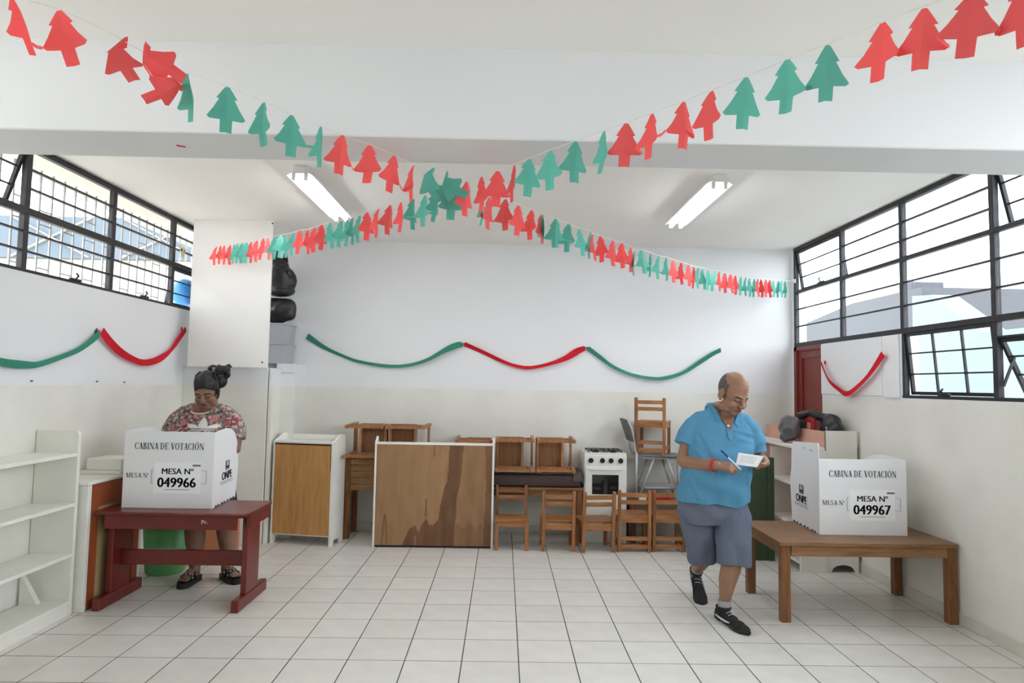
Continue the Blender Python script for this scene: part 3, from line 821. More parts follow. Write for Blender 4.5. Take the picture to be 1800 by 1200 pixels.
t = thing('pennant', 'small cream paper pennant hanging at the window above the blue balloon', 'pennant', (-3.19, 6.52, 2.93))
part('flag', MB().prism([(6.45, 2.93), (6.60, 2.91), (6.55, 2.78)], 0, -3.196, -3.193), M_CREAM, t)
part('pennant_print', MB().ball((-3.191, 6.51, 2.885), (0.003, 0.012, 0.016), seg=8).ball((-3.191, 6.56, 2.88), (0.003, 0.008, 0.01), seg=8), M_INK, t)

# ================================================================== left wall shelf units
t = thing('bookcase', 'empty white bookcase with sloping sides standing along the left wall', 'bookcase', (-3.07, 3.6, 0))
sl = lambda z: -2.925 - 0.0 * z
for yy, nm in ((4.655, 'side_panel'), (2.60, 'side_panel')):
    poly = [(-3.215, 0), (-2.925, 0), (-2.925, 1.215), (-2.933, 1.24), (-2.955, 1.25), (-3.215, 1.25)]
    part('side_panel', MB().prism(poly, 1, yy, yy + 0.03), M_WHITE, t)
for z in (1.085, 0.745, 0.405):
    part('shelf', MB().box(-3.2, -2.925, 2.63, 4.655, z - 0.012, z + 0.012, bevel=0.002), M_WHITE, t)
part('shelf', MB().box(-3.2, -2.925, 2.63, 4.655, 0.075, 0.10, bevel=0.002), M_WHITE, t)
part('plinth', MB().box(-2.955, -2.935, 2.63, 4.655, 0.0, 0.075), M_WHITE, t)
part('brace_block', MB().prism([(-3.2, 0.101), (-3.08, 0.101), (-3.2, 0.30)], 1, 4.56, 4.60), M_WHITE, t)

t = thing('low_cabinet', 'white edged low cabinet with its stained tan back to the room, behind the red table', 'cabinet', (-3.04, 5.05, 0))
part('end_board', MB().box(-3.2, -2.872, 4.715, 4.755, 0, 0.865, bevel=0.003), M_WHITE, t)
part('end_board', MB().box(-3.2, -2.872, 5.385, 5.425, 0, 0.865, bevel=0.003), M_WHITE, t)
part('worktop', MB().box(-3.21, -2.866, 4.70, 5.44, 0.866, 0.888, bevel=0.003), M_WHITE, t)
part('back_panel', MB().box(-2.895, -2.88, 4.756, 5.384, 0.02, 0.865), M_TAN, t)
part('stained_rail', MB().box(-2.8795, -2.868, 4.757, 4.835, 0.015, 0.864), M_REDWOOD, t)
part('stained_rail', MB().box(-2.8795, -2.868, 5.305, 5.383, 0.015, 0.864), M_REDWOOD, t)
part('stained_rail', MB().box(-2.8795, -2.869, 4.836, 5.304, 0.70, 0.864), M_REDWOOD, t)
t = thing('wooden_box', 'low white wooden box standing on the low cabinet', 'box', (-3.0, 5.25, 0.889))
part('box_body', MB().box(-3.16, -2.90, 5.14, 5.40, 0.914, 1.0, bevel=0.004), M_WHITE, t)
part('box_base', MB().box(-3.19, -2.88, 5.10, 5.42, 0.889, 0.9135, bevel=0.003), M_WHITE, t)

t = thing('waste_bin', 'round green plastic bin on the floor under the red table', 'bin', (-2.82, 5.72, 0))
part('bin_body', MB().loft([(-2.82, 5.74, 0.0, 0.145, 0.145), (-2.82, 5.74, 0.02, 0.155, 0.155), (-2.82, 5.74, 0.40, 0.185, 0.185)], seg=32), M_BIN, t)
part('bin_rim', MB().tube([(-2.82 + 0.187 * math.cos(a * PI / 16), 5.74 + 0.187 * math.sin(a * PI / 16), 0.4) for a in range(33)], 0.01, seg=8), M_BIN, t)
t = thing('crate', 'terracotta coloured plastic crate by the closet, behind the woman', 'crate', (-2.68, 6.32, 0))
part('crate_body', MB().box(-2.86, -2.50, 6.2, 6.5, 0.0, 0.40, bevel=0.01), M_TERRA, t)
part('crate_rim', MB().box(-2.875, -2.485, 6.185, 6.515, 0.401, 0.43, bevel=0.006), M_TERRA, t)

# ================================================================== red voting table
t = thing('red_table', 'red brown painted trestle table with sled feet under the left voting booth', 'table', (-2.34, 5.0, 0))
part('tabletop', MB().box(-2.864, -1.79, 4.755, 5.285, 0.655, 0.68, bevel=0.005), M_RED, t)
part('worn_edge', MB().box(-2.3, -1.80, 4.7525, 4.7545, 0.672, 0.6785).box(-1.7895, -1.7875, 4.80, 5.26, 0.672, 0.6785), M_REDEDGE, t)
part('apron', MB().box(-2.80, -1.868, 4.79, 4.815, 0.555, 0.654, bevel=0.003), M_RED, t)
part('apron', MB().box(-2.80, -1.868, 5.21, 5.235, 0.555, 0.654, bevel=0.003), M_RED, t)
for x in (-2.80, -1.84):
    part('leg', MB().box(x - 0.02, x + 0.02, 4.885, 5.125, 0.085, 0.654, bevel=0.003), M_RED, t)
    part('foot', MB().box(x - 0.027, x + 0.027, 4.742, 5.295, 0.0, 0.084, bevel=0.006), M_RED, t)
    part('top_rail', MB().box(x - 0.018 + (0.03 if x > -2 else -0.03), x + 0.018 + (0.03 if x > -2 else -0.03), 4.86, 5.25, 0.565, 0.654, bevel=0.003), M_RED, t)
part('stretcher', MB().box(-2.779, -1.861, 4.995, 5.02, 0.255, 0.365, bevel=0.003), M_RED, t)

# ================================================================== right voting table
t = thing('wooden_table', 'plain wooden table with square legs under the right voting booth', 'table', (2.58, 5.03, 0))
part('tabletop', MB().box(1.945, 3.205, 4.68, 5.43, 0.527, 0.555, bevel=0.004), M_TABLE, t)
part('apron', MB().box(2.035, 3.135, 4.70, 4.72, 0.455, 0.526, bevel=0.002), M_TABLE, t)
part('apron', MB().box(2.035, 3.135, 5.385, 5.405, 0.455, 0.526, bevel=0.002), M_TABLE, t)
part('apron', MB().box(1.975, 1.995, 4.765, 5.34, 0.455, 0.526, bevel=0.002), M_TABLE, t)
part('apron', MB().box(3.165, 3.185, 4.765, 5.34, 0.455, 0.526, bevel=0.002), M_TABLE, t)
for x0 in (1.965, 3.137):
    for y0 in (4.70, 5.345):
        part('leg', MB().box(x0, x0 + 0.064, y0, y0 + 0.06, 0.0, 0.526, bevel=0.003), M_TABLEZ, t)

# ================================================================== lettering
def text_geo(s, bold=0.0):
    cu = bpy.data.curves.new('t', 'FONT'); cu.body = s; cu.resolution_u = 3
    o = bpy.data.objects.new('t', cu); C.objects.link(o)
    dg = bpy.context.evaluated_depsgraph_get()
    me = bpy.data.meshes.new_from_object(o.evaluated_get(dg))
    v0 = [(v.co.x, v.co.y) for v in me.vertices]; f0 = [list(p.vertices) for p in me.polygons]
    vs, fs = list(v0), list(f0)
    for k in (1, 2) if bold else ():                      # heavier strokes: the outline laid down again slightly aside
        n = len(vs); vs += [(x + bold * k, y) for x, y in v0]; fs += [[i + n for i in f] for f in f0]
    bpy.data.objects.remove(o); bpy.data.curves.remove(cu); bpy.data.meshes.remove(me)
    return vs, fs

def serif_geo(s):
    """heavy slab and hairline roman capitals drawn stroke by stroke"""
    vs, fs = [], []
    x = 0.0
    T, t, sf = 0.17, 0.06, 0.06
    def quad(pts):
        n = len(vs); vs.extend(pts); fs.append(list(range(n, n + len(pts))))
    def stem(cx, w, y0=0.0, y1=1.0, ser=True):
        quad([(cx - w / 2, y0), (cx + w / 2, y0), (cx + w / 2, y1), (cx - w / 2, y1)])
        if ser:
            for yy in (y0, y1 - sf): quad([(cx - w / 2 - .09, yy), (cx + w / 2 + .09, yy), (cx + w / 2 + .09, yy + sf), (cx - w / 2 - .09, yy + sf)])
    def diag(xa, ya, xb, yb, w):
        quad([(xa - w / 2, ya), (xa + w / 2, ya), (xb + w / 2, yb), (xb - w / 2, yb)])
    def slab(cx, y, w): quad([(cx - w / 2, y), (cx + w / 2, y), (cx + w / 2, y + sf), (cx - w / 2, y + sf)])
    def ring(cx, cy, rx, ry, a0, a1, th=T, tv=t, n=18):
        for k in range(n):
            p = []
            for a in (a0 + (a1 - a0) * k / n, a0 + (a1 - a0) * (k + 1) / n):
                r = math.radians(a); p.append((r))
            c0, s0, c1, s1 = math.cos(p[0]), math.sin(p[0]), math.cos(p[1]), math.sin(p[1])
            quad([(cx + rx * c0, cy + ry * s0), (cx + rx * c1, cy + ry * s1), (cx + (rx - th) * c1, cy + (ry - tv) * s1), (cx + (rx - th) * c0, cy + (ry - tv) * s0)])
    for ch in s:
        X = x
        n0 = len(vs)
        adv = 0.8
        if ch == ' ': x += 0.36; continue
        if ch == 'C':
            ring(.42, .5, .40, .51, 42, 318); quad([(.70, .68), (.75, .68), (.75, 1.0), (.71, 1.0)]); quad([(.68, .12), (.74, .2), (.76, .3), (.70, .3)])
        elif ch in 'OÓ':
            ring(.42, .5, .42, .51, 0, 360, n=28); adv = .9
            if ch == 'Ó': quad([(.38, 1.08), (.46, 1.08), (.66, 1.28), (.50, 1.28)])
        elif ch == 'A':
            diag(.12, 0, .40, 1, .07); diag(.66, 0, .42, 1, .19); quad([(.2, .30), (.58, .30), (.58, .36), (.2, .36)]); slab(.12, 0, .24); slab(.66, 0, .32)
        elif ch == 'B':
            stem(.18, T); ring(.32, .75, .30, .25, -90, 90); ring(.32, .26, .36, .27, -90, 90)
            for yy in (.94, .48, 0): quad([(.18, yy), (.34, yy), (.34, yy + .06), (.18, yy + .06)])
            adv = .74
        elif ch == 'I': stem(.20, T); adv = .44
        elif ch == 'N': stem(.12, .06); diag(.76, 0, .14, 1, .19); stem(.78, .06); adv = .92
        elif ch == 'D':
            stem(.18, T); ring(.30, .5, .48, .5, -90, 90)
            for yy in (.94, 0): quad([(.18, yy), (.34, yy), (.34, yy + .06), (.18, yy + .06)])
            adv = .88
        elif ch == 'E':
            stem(.18, T)
            for yy, w_ in ((.94, .66), (.47, .48), (0, .70)): quad([(.18, yy), (w_, yy), (w_, yy + .06), (.18, yy + .06)])
            quad([(.62, .76), (.66, .76), (.66, 1), (.60, 1)]); quad([(.64, 0), (.70, 0), (.70, .26), (.67, .26)]); quad([(.46, .36), (.49, .36), (.49, .64), (.46, .64)])
            adv = .78
        elif ch == 'V': diag(.40, 0, .14, 1, .19); diag(.44, 0, .70, 1, .07); slab(.14, .94, .34); slab(.70, .94, .24); adv = .82
        elif ch == 'T':
            stem(.36, T); quad([(.02, .94), (.70, .94), (.70, 1), (.02, 1)]); quad([(.02, .74), (.05, .74), (.10, 1), (.02, 1)]); quad([(.67, .74), (.70, .74), (.70, 1), (.62, 1)]); adv = .74
        elif ch == 'M': stem(.12, .06); diag(.50, 0, .16, 1, .18); diag(.50, 0, .84, 1, .06); stem(.88, T); adv = 1.12
        elif ch == 'S':
            ring(.32, .74, .27, .27, 30, 270, T * .9); ring(.32, .26, .30, .27, -155, 90, T * .9); quad([(.52, .72), (.56, .72), (.56, 1.0), (.52, 1.0)]); quad([(.04, 0), (.08, 0), (.08, .3), (.04, .3)]); adv = .70
        elif ch == 'º': ring(.16, .78, .15, .2, 0, 360, .07, .05); quad([(.03, .46), (.29, .46), (.29, .51), (.03, .51)]); adv = .36
        for i in range(n0, len(vs)): vs[i] = (vs[i][0] + X, vs[i][1])
        x += adv + 0.05
    return vs, fs

def letter(name, geo, u0, u1, v0, v1, mapf, m, parent):
    vs, fs = geo
    xs = [p[0] for p in vs]; ys = [p[1] for p in vs]
    a, b_, c, d = min(xs), max(xs), min(ys), max(ys)
    me = bpy.data.meshes.new(name)
    me.from_pydata([mapf(u0 + (x - a) / (b_ - a) * (u1 - u0), v0 + (y - c) / (d - c) * (v1 - v0)) for x, y in vs], [], fs)
    me.materials.append(m)
    return place(name, me, parent)

def rects(name, rs, mapf, m, parent):
    vs, fs = [], []
    for (u0, u1, v0, v1) in rs:
        n = len(vs); vs += [mapf(u0, v0), mapf(u1, v0), mapf(u1, v1), mapf(u0, v1)]; fs.append([n, n + 1, n + 2, n + 3])
    me = bpy.data.meshes.new(name); me.from_pydata(vs, [], fs); me.materials.append(m)
    return place(name, me, parent)

def booth(x, y, z, number, label, left_out, right_out, logo_side):
    W, H = 0.650, 0.552
    t = thing('voting_booth', label, 'voting booth', (x, y, z), 0, 'white cardboard voting booths')
    fr = place('front_panel', MB().box(0, W, 0, 0.006, 0, H, bevel=0.001).mesh('front_panel', M_CARD), t)
    F = lambda u, v: (u * W, -0.0012, (1 - v) * H)
    letter('lettering', serif_geo('CABINA DE VOTACIÓN'), .115, .885, .235, .125, F, M_INK, fr)
    letter('lettering', serif_geo('MESA Nº'), .035, .285, .605, .545, F, M_INK, fr)
    th = 0.0035
    rr = []
    for (a, b_) in ((.315, .35), (.85, .925)):
        rr += [(a, b_, .505, .505 + th), (a, b_, .672, .672 + th)]
        xx = a if a < .5 else b_
        rr += [(xx - .0025, xx + .0025, .505, .675)]
    rects('number_frame', rr, F, M_INKG, fr)
    lb = place('number_label', MB().box(.345 * W, .862 * W, -0.002, -0.0003, .195 * H, .60 * H).mesh('number_label', M_LABEL), t)
    G = lambda u, v: (u * W, -0.0028, (1 - v) * H)
    letter('lettering', text_geo('MESA Nº', 0.026), .43, .785, .555, .48, G, M_INK, lb)
    letter('digits', text_geo(number, 0.034), .385, .815, .725, .60, G, M_INK, lb)
    rects('small_print', [(.77, .86, .427, .452)], G, M_INKG, lb)
    rects('small_print', [(.46, .75, .752, .758)], G, M_INKG, lb)
    for sd, out, dx in (('left', left_out, 0.03), ('right', right_out, -0.05)):
        X = 0.0 if sd == 'left' else W
        D = max(p[0] for p in out)
        mb = MB(); b = mb.bm
        th_ = 0.006 if sd == 'left' else -0.006
        A = [b.verts.new((X + dx * s / D, s + 0.0065, zz)) for s, zz in out]
        B_ = [b.verts.new((X + th_ + dx * s / D, s + 0.0065, zz)) for s, zz in out]
        b.faces.new(A); b.faces.new(B_[::-1])
        for i in range(len(out)):
            j = (i + 1) % len(out); b.faces.new((A[i], B_[i], B_[j], A[j]))
        sp = place('side_panel', mb.mesh('side_panel', M_CARD), t)
        sgn = -1 if sd == 'left' else 1
        S = lambda s, v, X=X, dx=dx, D=D, sgn=sgn: (X + sgn * 0.0015 + dx * s / D, s + 0.0065, v)
        # torn foot tabs along the bottom edge
        for s in (0.06, 0.11, 0.19, 0.25, 0.33, 0.40, 0.46): rects('foot_slot', [(s, s + 0.03, 0.001, 0.012)], S, M_INK, sp)
        if sd == logo_side:
            s0, s1 = (0.47, 0.19) if sd == 'left' else (0.15, 0.45)
            k = lambda q: s0 + (s1 - s0) * q
            letter('lettering', text_geo('ONPE', 0.05), k(.12), k(.90), .175, .235, S, M_INK, sp)
            rects('emblem', [(k(.36), k(.68), .245, .315)], S, M_INKG, sp)
            S2 = lambda s, v, X=X, dx=dx, D=D, sgn=sgn: (X + sgn * 0.0022 + dx * s / D, s + 0.0065, v)
            rects('emblem_mark', [(k(.40), k(.44), .262, .308), (k(.52), k(.555), .262, .30), (k(.62), k(.65), .27, .305), (k(.40), k(.66), .262, .272)], S2, M_INK, sp)
            rects('emblem_mark', [(k(.45), k(.51), .276, .308), (k(.57), k(.61), .276, .308)], S2, M_LABEL, sp)
            rects('small_print', [(k(0), k(1), .158, .163), (k(.02), k(.98), .145, .149)], S, M_INKG, sp)
        if sd == 'left' and logo_side == 'left':
            rects('tab_slot', [(0.10, 0.16, .60, .605), (0.24, 0.28, .605, .61)], S, M_INKG, sp)
    return t
ROUND = [(0, 0.0), (0.53, 0.0), (0.56, 0.12), (0.575, 0.25), (0.56, 0.37), (0.52, 0.455), (0.45, 0.52), (0.36, 0.555), (0.25, 0.566), (0.12, 0.56), (0, 0.548)]
ROUND2 = [(0, 0.0), (0.53, 0.0), (0.56, 0.12), (0.575, 0.25), (0.56, 0.38), (0.52, 0.47), (0.45, 0.535), (0.36, 0.572), (0.25, 0.572), (0.12, 0.558), (0, 0.548)]
STEP = [(0, 0.0), (0.52, 0.0), (0.545, 0.20), (0.56, 0.33), (0.53, 0.42), (0.52, 0.60), (0.51, 0.625), (0.485, 0.64), (0.012, 0.665), (0, 0.655)]
booth(-2.748, 4.905, 0.6812, '049966', 'white voting booth numbered 049966 on the red table', ROUND, ROUND, 'right')
booth(2.342, 4.925, 0.5562, '049967', 'white voting booth numbered 049967 on the plain wooden table', STEP, ROUND, 'left')
# chalk scribble on the red apron
o = bpy.data.objects
letter('chalk_mark', text_geo('Pr.', 0.0), -2.115 + 2.34, -2.07 + 2.34, 0.597, 0.625, lambda u, v: (u, 4.7885 - 5.0, v), M_PAPER, bpy.data.objects['red_table'])

# ================================================================== back wall furniture
t = thing('white_cabinet', 'narrow white cabinet turned round to show its plain plywood back, left of the desk', 'cabinet', (-2.300, 6.752, 0), math.radians(-11))
L_ = lambda n, mb, m: place(n, mb.mesh(n, m), t)
Wc = 0.645
L_('back_panel', MB().box(0.022, Wc - 0.022, 0.0, 0.010, 0.105, 0.995), M_PLY)
for x in (0.0, Wc - 0.02):
    L_('side_panel', MB().prism([(0.0, 0), (0.06, 0), (0.075, 0.05), (0.20, 0.05), (0.215, 0), (0.285, 0), (0.285, 1.075), (0.18, 1.085), (0.05, 1.03), (0.0, 1.01)], 0, x, x + 0.02), M_WHITE)
L_('top_board', MB().box(0.021, Wc - 0.021, 0.004, 0.28, 0.996, 1.016, bevel=0.003), M_WHITE)
L_('rail', MB().box(0.021, Wc - 0.021, 0.255, 0.275, 1.017, 1.07, bevel=0.003), M_WHITE)
L_('bottom_board', MB().box(0.021, Wc - 0.021, 0.012, 0.28, 0.09, 0.11), M_WHITE)
L_('chipped_edge', MB().box(-0.0012, 0.001, -0.002, 0.003, 0.12, 0.98).box(Wc - 0.024, Wc - 0.0195, -0.003, 0.0, 0.74, 0.98).box(0.02, Wc - 0.02, -0.003, 0.0, 0.982, 0.994), M_INK)

t = thing('stained_cabinet', 'wide white cabinet turned round, its water stained plywood back to the room', 'cabinet', (-0.67, 6.66, 0))
for x in (-1.262, -0.096):
    part('side_panel', MB().prism([(6.655, 0.0), (6.755, 0.0), (6.755, 1.075), (6.735, 1.08), (6.70, 1.055), (6.655, 1.028)], 0, x, x + 0.018), M_WHITE, t)
part('top_board', MB().box(-1.243, -0.097, 6.664, 6.75, 1.005, 1.024), M_WHITE, t)
part('base_strip', MB().box(-1.243, -0.097, 6.67, 6.69, 0.001, 0.02), M_BLACKP, t)
def stain_col(u, v):
    light = (0.34, 0.195, 0.095); mid = (0.235, 0.122, 0.056); dark = (0.125, 0.055, 0.026)
    nz = math.sin(u * 37 + 3 * math.sin(v * 5)) * 0.5 + math.sin(u * 83 + v * 3) * 0.3 + math.sin(v * 23 + u * 11) * 0.2
    lefts = [(0, .628), (.35, .618), (.42, .588), (.60, .560), (.75, .535), (.81, .50), (.79, .46), (.755, .43), (.79, .405), (.865, .375), (.80, .335), (.84, .295), (.95, .24), (1.0, .23)]
    key = [(0, .628), (.35, .618), (.42, .590), (.60, .560), (.74, .545), (.80, .50)]
    def lerp(tab, x):
        for (a, p), (b_, q) in zip(tab, tab[1:]):
            if a <= x <= b_: return p + (q - p) * (x - a) / (b_ - a)
        return tab[-1][1]
    d = 0.0
    l = lerp(key, min(v, .8)); r = lerp([(0, .752), (.38, .728), (.54, .695), (.70, .70), (.86, .675), (1, .68)], v)
    if l < u < r: d = 1.0
    # saw-tooth tide line near the floor
    tide = lerp([(0, 2), (.20, 2), (.235, 1.0), (.30, .835), (.345, .80), (.375, .87), (.41, .78), (.44, .735), (.47, .80), (.49, .79), (.515, .83), (.55, .74), (.60, .6), (1, .6)], u)
    if v > tide and u < .68: d = max(d, .95)
    if r <= u < .92 and v > .80 + 0.03 * math.sin(u * 60): d = max(d, .55)
    if r <= u < .935: d = max(d, .22 + .16 * max(0, 1 - abs(u - .80) / .04))
    if u > .935 + .012 * math.sin(v * 4): d = max(d, .85)
    if abs(u - .495) < .008 and v < .15 - abs(u - .495) * 8: d = max(d, .7)
    if abs(u - .437) < .009 * math.sin(max(0, min(1, (v - .50) / .24)) * PI): d = max(d, .9)
    # drip loop at the lower left
    if v > .70:
        q = (v - .70) / .3
        if abs(abs(u - .085) - .022 * q ** .6) < .006: d = max(d, .75)
    if .60 < u < .62 and .2 < v < .5: d = max(d, .2)
    if .34 < u < .36 and v > .90 and l > u: d *= .3
    base = tuple(light[i] + (mid[i] - light[i]) * max(0, min(1, .30 + .22 * nz + .10 * math.sin(u * 7 + 1))) for i in range(3))
    return tuple(base[i] + (dark[i] - base[i]) * d * (0.88 + .12 * nz) for i in range(3))
NX, NZ = 150, 130
bx0, bx1, bz0, bz1 = -1.2435, -0.0965, 0.022, 1.0045
vs = [(bx0 + (bx1 - bx0) * i / NX + 0.67, 0.0, bz0 + (bz1 - bz0) * k / NZ) for k in range(NZ + 1) for i in range(NX + 1)]
fs = [[k * (NX + 1) + i, k * (NX + 1) + i + 1, (k + 1) * (NX + 1) + i + 1, (k + 1) * (NX + 1) + i] for k in range(NZ) for i in range(NX)]
n0 = len(vs)
vs += [(x, 0.012, z) for x, z in ((bx0 + .67, bz0), (bx1 + .67, bz0), (bx1 + .67, bz1), (bx0 + .67, bz1))]
c4 = [0, NX, (NZ + 1) * (NX + 1) - 1, NZ * (NX + 1)]
fs += [[n0 + 3, n0 + 2, n0 + 1, n0]] + [[c4[i], n0 + i, n0 + (i + 1) % 4, c4[(i + 1) % 4]] for i in range(4)]
me = bpy.data.meshes.new('back_panel'); me.from_pydata(vs, [], fs)
paint(me, lambda co: stain_col((co.x - bx0 - .67) / (bx1 - bx0), 1 - (co.z - bz0) / (bz1 - bz0)))
me.materials.append(mat('stained_plywood', (150, 112, 75), rough=0.5, spec=0.35, attr=True, var=0.08, scale=10, stretch=(6, 1, 0.6)))
place('back_panel', me, t, (0, 0, 0))

t = thing('wooden_desk', 'ochre wooden desk with slatted front behind the stained cabinet', 'desk', (-1.2, 7.15, 0))
part('desk_top', MB().box(-1.665, -0.72, 6.955, 7.375, 0.825, 0.845, bevel=0.004), M_DESK, t)
for x in (-1.625, -0.80):
    for y in (6.975, 7.31):
        part('leg', MB().box(x, x + 0.055, y, y + 0.05, 0.0, 0.824, bevel=0.003), M_TABLEZ, t)
for k in range(5):
    z1 = 0.822 - k * 0.066
    part('board', MB().box(-1.569, -0.80, 6.982, 6.998, z1 - 0.060, z1, bevel=0.002), M_DESK, t)
part('side_board', MB().box(-1.61, -1.595, 7.026, 7.309, 0.50, 0.823), M_DESK, t)

t = thing('low_table', 'wooden table carrying a brown mat and tipped chairs, right of the stained cabinet', 'table', (0.2, 7.15, 0))
part('tabletop', MB().box(-0.45, 0.855, 6.945, 7.375, 0.535, 0.56, bevel=0.004), M_TABLE, t)
part('apron', MB().box(-0.40, 0.80, 6.972, 6.992, 0.47, 0.534), M_TABLE, t)
for x in (-0.42, 0.785):
    for y in (6.955, 7.31):
        part('leg', MB().box(x, x + 0.05, y, y + 0.05, 0.0, 0.534, bevel=0.003), M_TABLEZ, t)
solo('folded_mat', MB().box(-0.44, 0.83, 6.94, 7.36, 0.562, 0.70, bevel=0.035, seg=4), M_BROWN, 'dark brown padded mat lying on the low table under tipped chairs', 'mat', base=(0.2, 7.15, 0.562), smooth_angle=50)
mb = MB()
for i in range(24):
    x0 = -0.44 + i * 0.053
    mb.box(x0, x0 + 0.0535, 6.93, 7.35, 0.7025 + 0.003 * math.sin(i * 1.1), 0.712 + 0.004 * math.sin(i * 1.1 + .5))
mb.box(0.74, 0.83, 6.927, 6.938, 0.63, 0.7025, bevel=0.003); mb.box(0.8315, 0.842, 6.93, 7.15, 0.61, 0.7025, bevel=0.003)
solo('table_cover', mb, M_BROWNCLOTH, 'grey brown folded cloth lying on the padded mat', 'cloth', base=(0.2, 7.15, 0.703))
solo('cardboard_sheet', MB().box(-0.09, 0.42, 6.90, 7.20, 0.722, 0.727).box(0.1, 0.70, 6.92, 7.2, 0.7275, 0.731), M_PAPER, 'loose white card sheets under the two tipped chairs', 'paper', base=(0.2, 7.0, 0.722))

# ---- small wooden chairs
def chair_parts(root, kind):
    P = lambda n, mb, m: place(n, mb.mesh(n, m), root)
    if kind == 'c':
        for s in (-1, 1):
            x = s * 0.148
            P('leg', MB().bar((x, -0.185, 0.0), (x, -0.185, 0.274), 0.034, 0.03), M_WOOD)
            P('leg', MB().bar((x, 0.175, 0.0), (x, 0.18, 0.30), 0.034, 0.03).bar((x, 0.18, 0.30), (x, 0.188, 0.575), 0.034, 0.03), M_WOOD)
            P('side_rail', MB().bar((x, -0.17, 0.245), (x, 0.16, 0.245), 0.03, 0.05), M_WOOD)
            P('side_rail', MB().bar((x, -0.17, 0.03), (x, 0.16, 0.03), 0.026, 0.03), M_WOOD)
        P('seat', MB().box(-0.168, 0.168, -0.205, 0.085, 0.275, 0.297, bevel=0.004), M_SEATBACK)
        P('apron', MB().box(-0.132, 0.132, -0.195, -0.172, 0.225, 0.274), M_WOODX)
        P('apron', MB().box(-0.132, 0.132, 0.062, 0.085, 0.225, 0.274), M_WOODX)
        for z in (0.53, 0.46): P('back_slat', MB().box(-0.132, 0.132, 0.176, 0.194, z - 0.02, z + 0.022), M_WOODX)
        return
    for s in (-1, 1):
        x = s * 0.148
        if kind == 'a':
            P('leg', MB().bar((x, -0.135, 0.0), (x, -0.135, 0.274), 0.034, 0.034), M_WOOD)
            P('leg', MB().bar((x, 0.145, 0.0), (x, 0.15, 0.30), 0.03, 0.036).bar((x, 0.15, 0.30), (x, 0.185, 0.585), 0.03, 0.034), M_WOOD)
            P('side_rail', MB().bar((x, -0.117, 0.252), (x, 0.134, 0.252), 0.02, 0.042), M_WOOD)
        else:
            P('leg', MB().bar((x, -0.135, 0.0), (x, -0.135, 0.329), 0.03, 0.034), M_WOOD)
            P('leg', MB().bar((x, 0.14, 0.0), (x, 0.15, 0.60), 0.03, 0.036), M_WOOD)
            P('side_rail', MB().bar((x, -0.117, 0.305), (x, 0.127, 0.305), 0.02, 0.045), M_WOOD)
            P('side_rail', MB().bar((x, -0.117, 0.07), (x, 0.122, 0.07), 0.02, 0.035), M_WOOD)
    if kind == 'a':
        P('seat', MB().box(-0.168, 0.168, -0.165, 0.128, 0.275, 0.299, bevel=0.004), M_WOODX)
        P('apron', MB().box(-0.13, 0.13, -0.149, -0.131, 0.228, 0.274), M_WOODX)
        P('apron', MB().box(-0.132, 0.132, 0.135, 0.153, 0.205, 0.272), M_WOODX)
        for z, y in ((0.530, 0.180), (0.462, 0.171)):
            P('back_slat', MB().box(-0.132, 0.132, y - 0.007, y + 0.009, z - 0.02, z + 0.022), M_WOODX)
    else:
        P('seat', MB().box(-0.165, 0.165, -0.165, 0.126, 0.33, 0.354, bevel=0.004), M_WOODX)
        P('apron', MB().box(-0.132, 0.132, 0.136, 0.154, 0.285, 0.355), M_WOODX)
        P('apron', MB().box(-0.132, 0.132, -0.146, -0.13, 0.285, 0.329), M_WOODX)
        for z in (0.552, 0.482): P('back_slat', MB().box(-0.132, 0.132, 0.140, 0.155, z - 0.02, z + 0.02), M_WOODX)
        for z in (0.13, 0.052): P('stretcher', MB().box(-0.132, 0.132, 0.133, 0.15, z - 0.019, z + 0.019), M_WOODX)
GA = 'small wooden nursery chairs along the back wall'
ca = thing('wooden_chair', 'small wooden chair facing the room, beside the stained cabinet', 'chair', (0.106, 6.745, 0), 0.0, GA)
chair_parts(ca, 'a')
cb = thing('wooden_chair', 'small wooden chair with two low rails, its back to the room, next to the man', 'chair', (1.66, 6.78, 0), PI, GA)
chair_parts(cb, 'b')
dup(ca, (0.565, 6.745, 0.0), (0, 0, PI), 'small wooden chair turned away, in front of the right end of the low table', GA)
dup(ca, (0.935, 6.715, 0.004), (0, math.radians(0.0), PI + math.radians(7)), 'small wooden chair turned away and slightly askew, in front of the oven', GA)
dup(cb, (1.312, 6.755, 0), (0, 0, PI), 'small wooden chair with two low rails, turned away, below the grey metal chair', GA)
def side_rot(sgn):
    y = Vector((sgn, 0, 0)); z = Vector((0, 1, 0)); x = y.cross(z)
    return Matrix((x, y, z)).transposed().to_euler()
GS = 'small wooden chairs tipped on their sides'
cc = thing('wooden_chair', 'small chair tipped on its side, left one on the ochre desk', 'chair', (-1.405, 6.765, 0.846 + 0.17), 0.0, GS)
cc.rotation_euler = side_rot(-1)
chair_parts(cc, 'c')
dup(cc, (-0.985, 6.765, 0.846 + 0.17), side_rot(1), 'small chair tipped on its side, right one on the ochre desk', GS)
dup(cc, (-0.288, 6.775, 0.718 + 0.17), side_rot(-1), 'small chair tipped on its side behind the stained cabinet, only its top edge showing', GS)
dup(cc, (0.135, 6.76, 0.7315 + 0.17), side_rot(1), 'small chair tipped on its side on the brown mat, nearer the stained cabinet', GS)
dup(cc, (0.555, 6.76, 0.7315 + 0.17), side_rot(1), 'small chair tipped on its side on the brown mat, nearer the oven', GS)

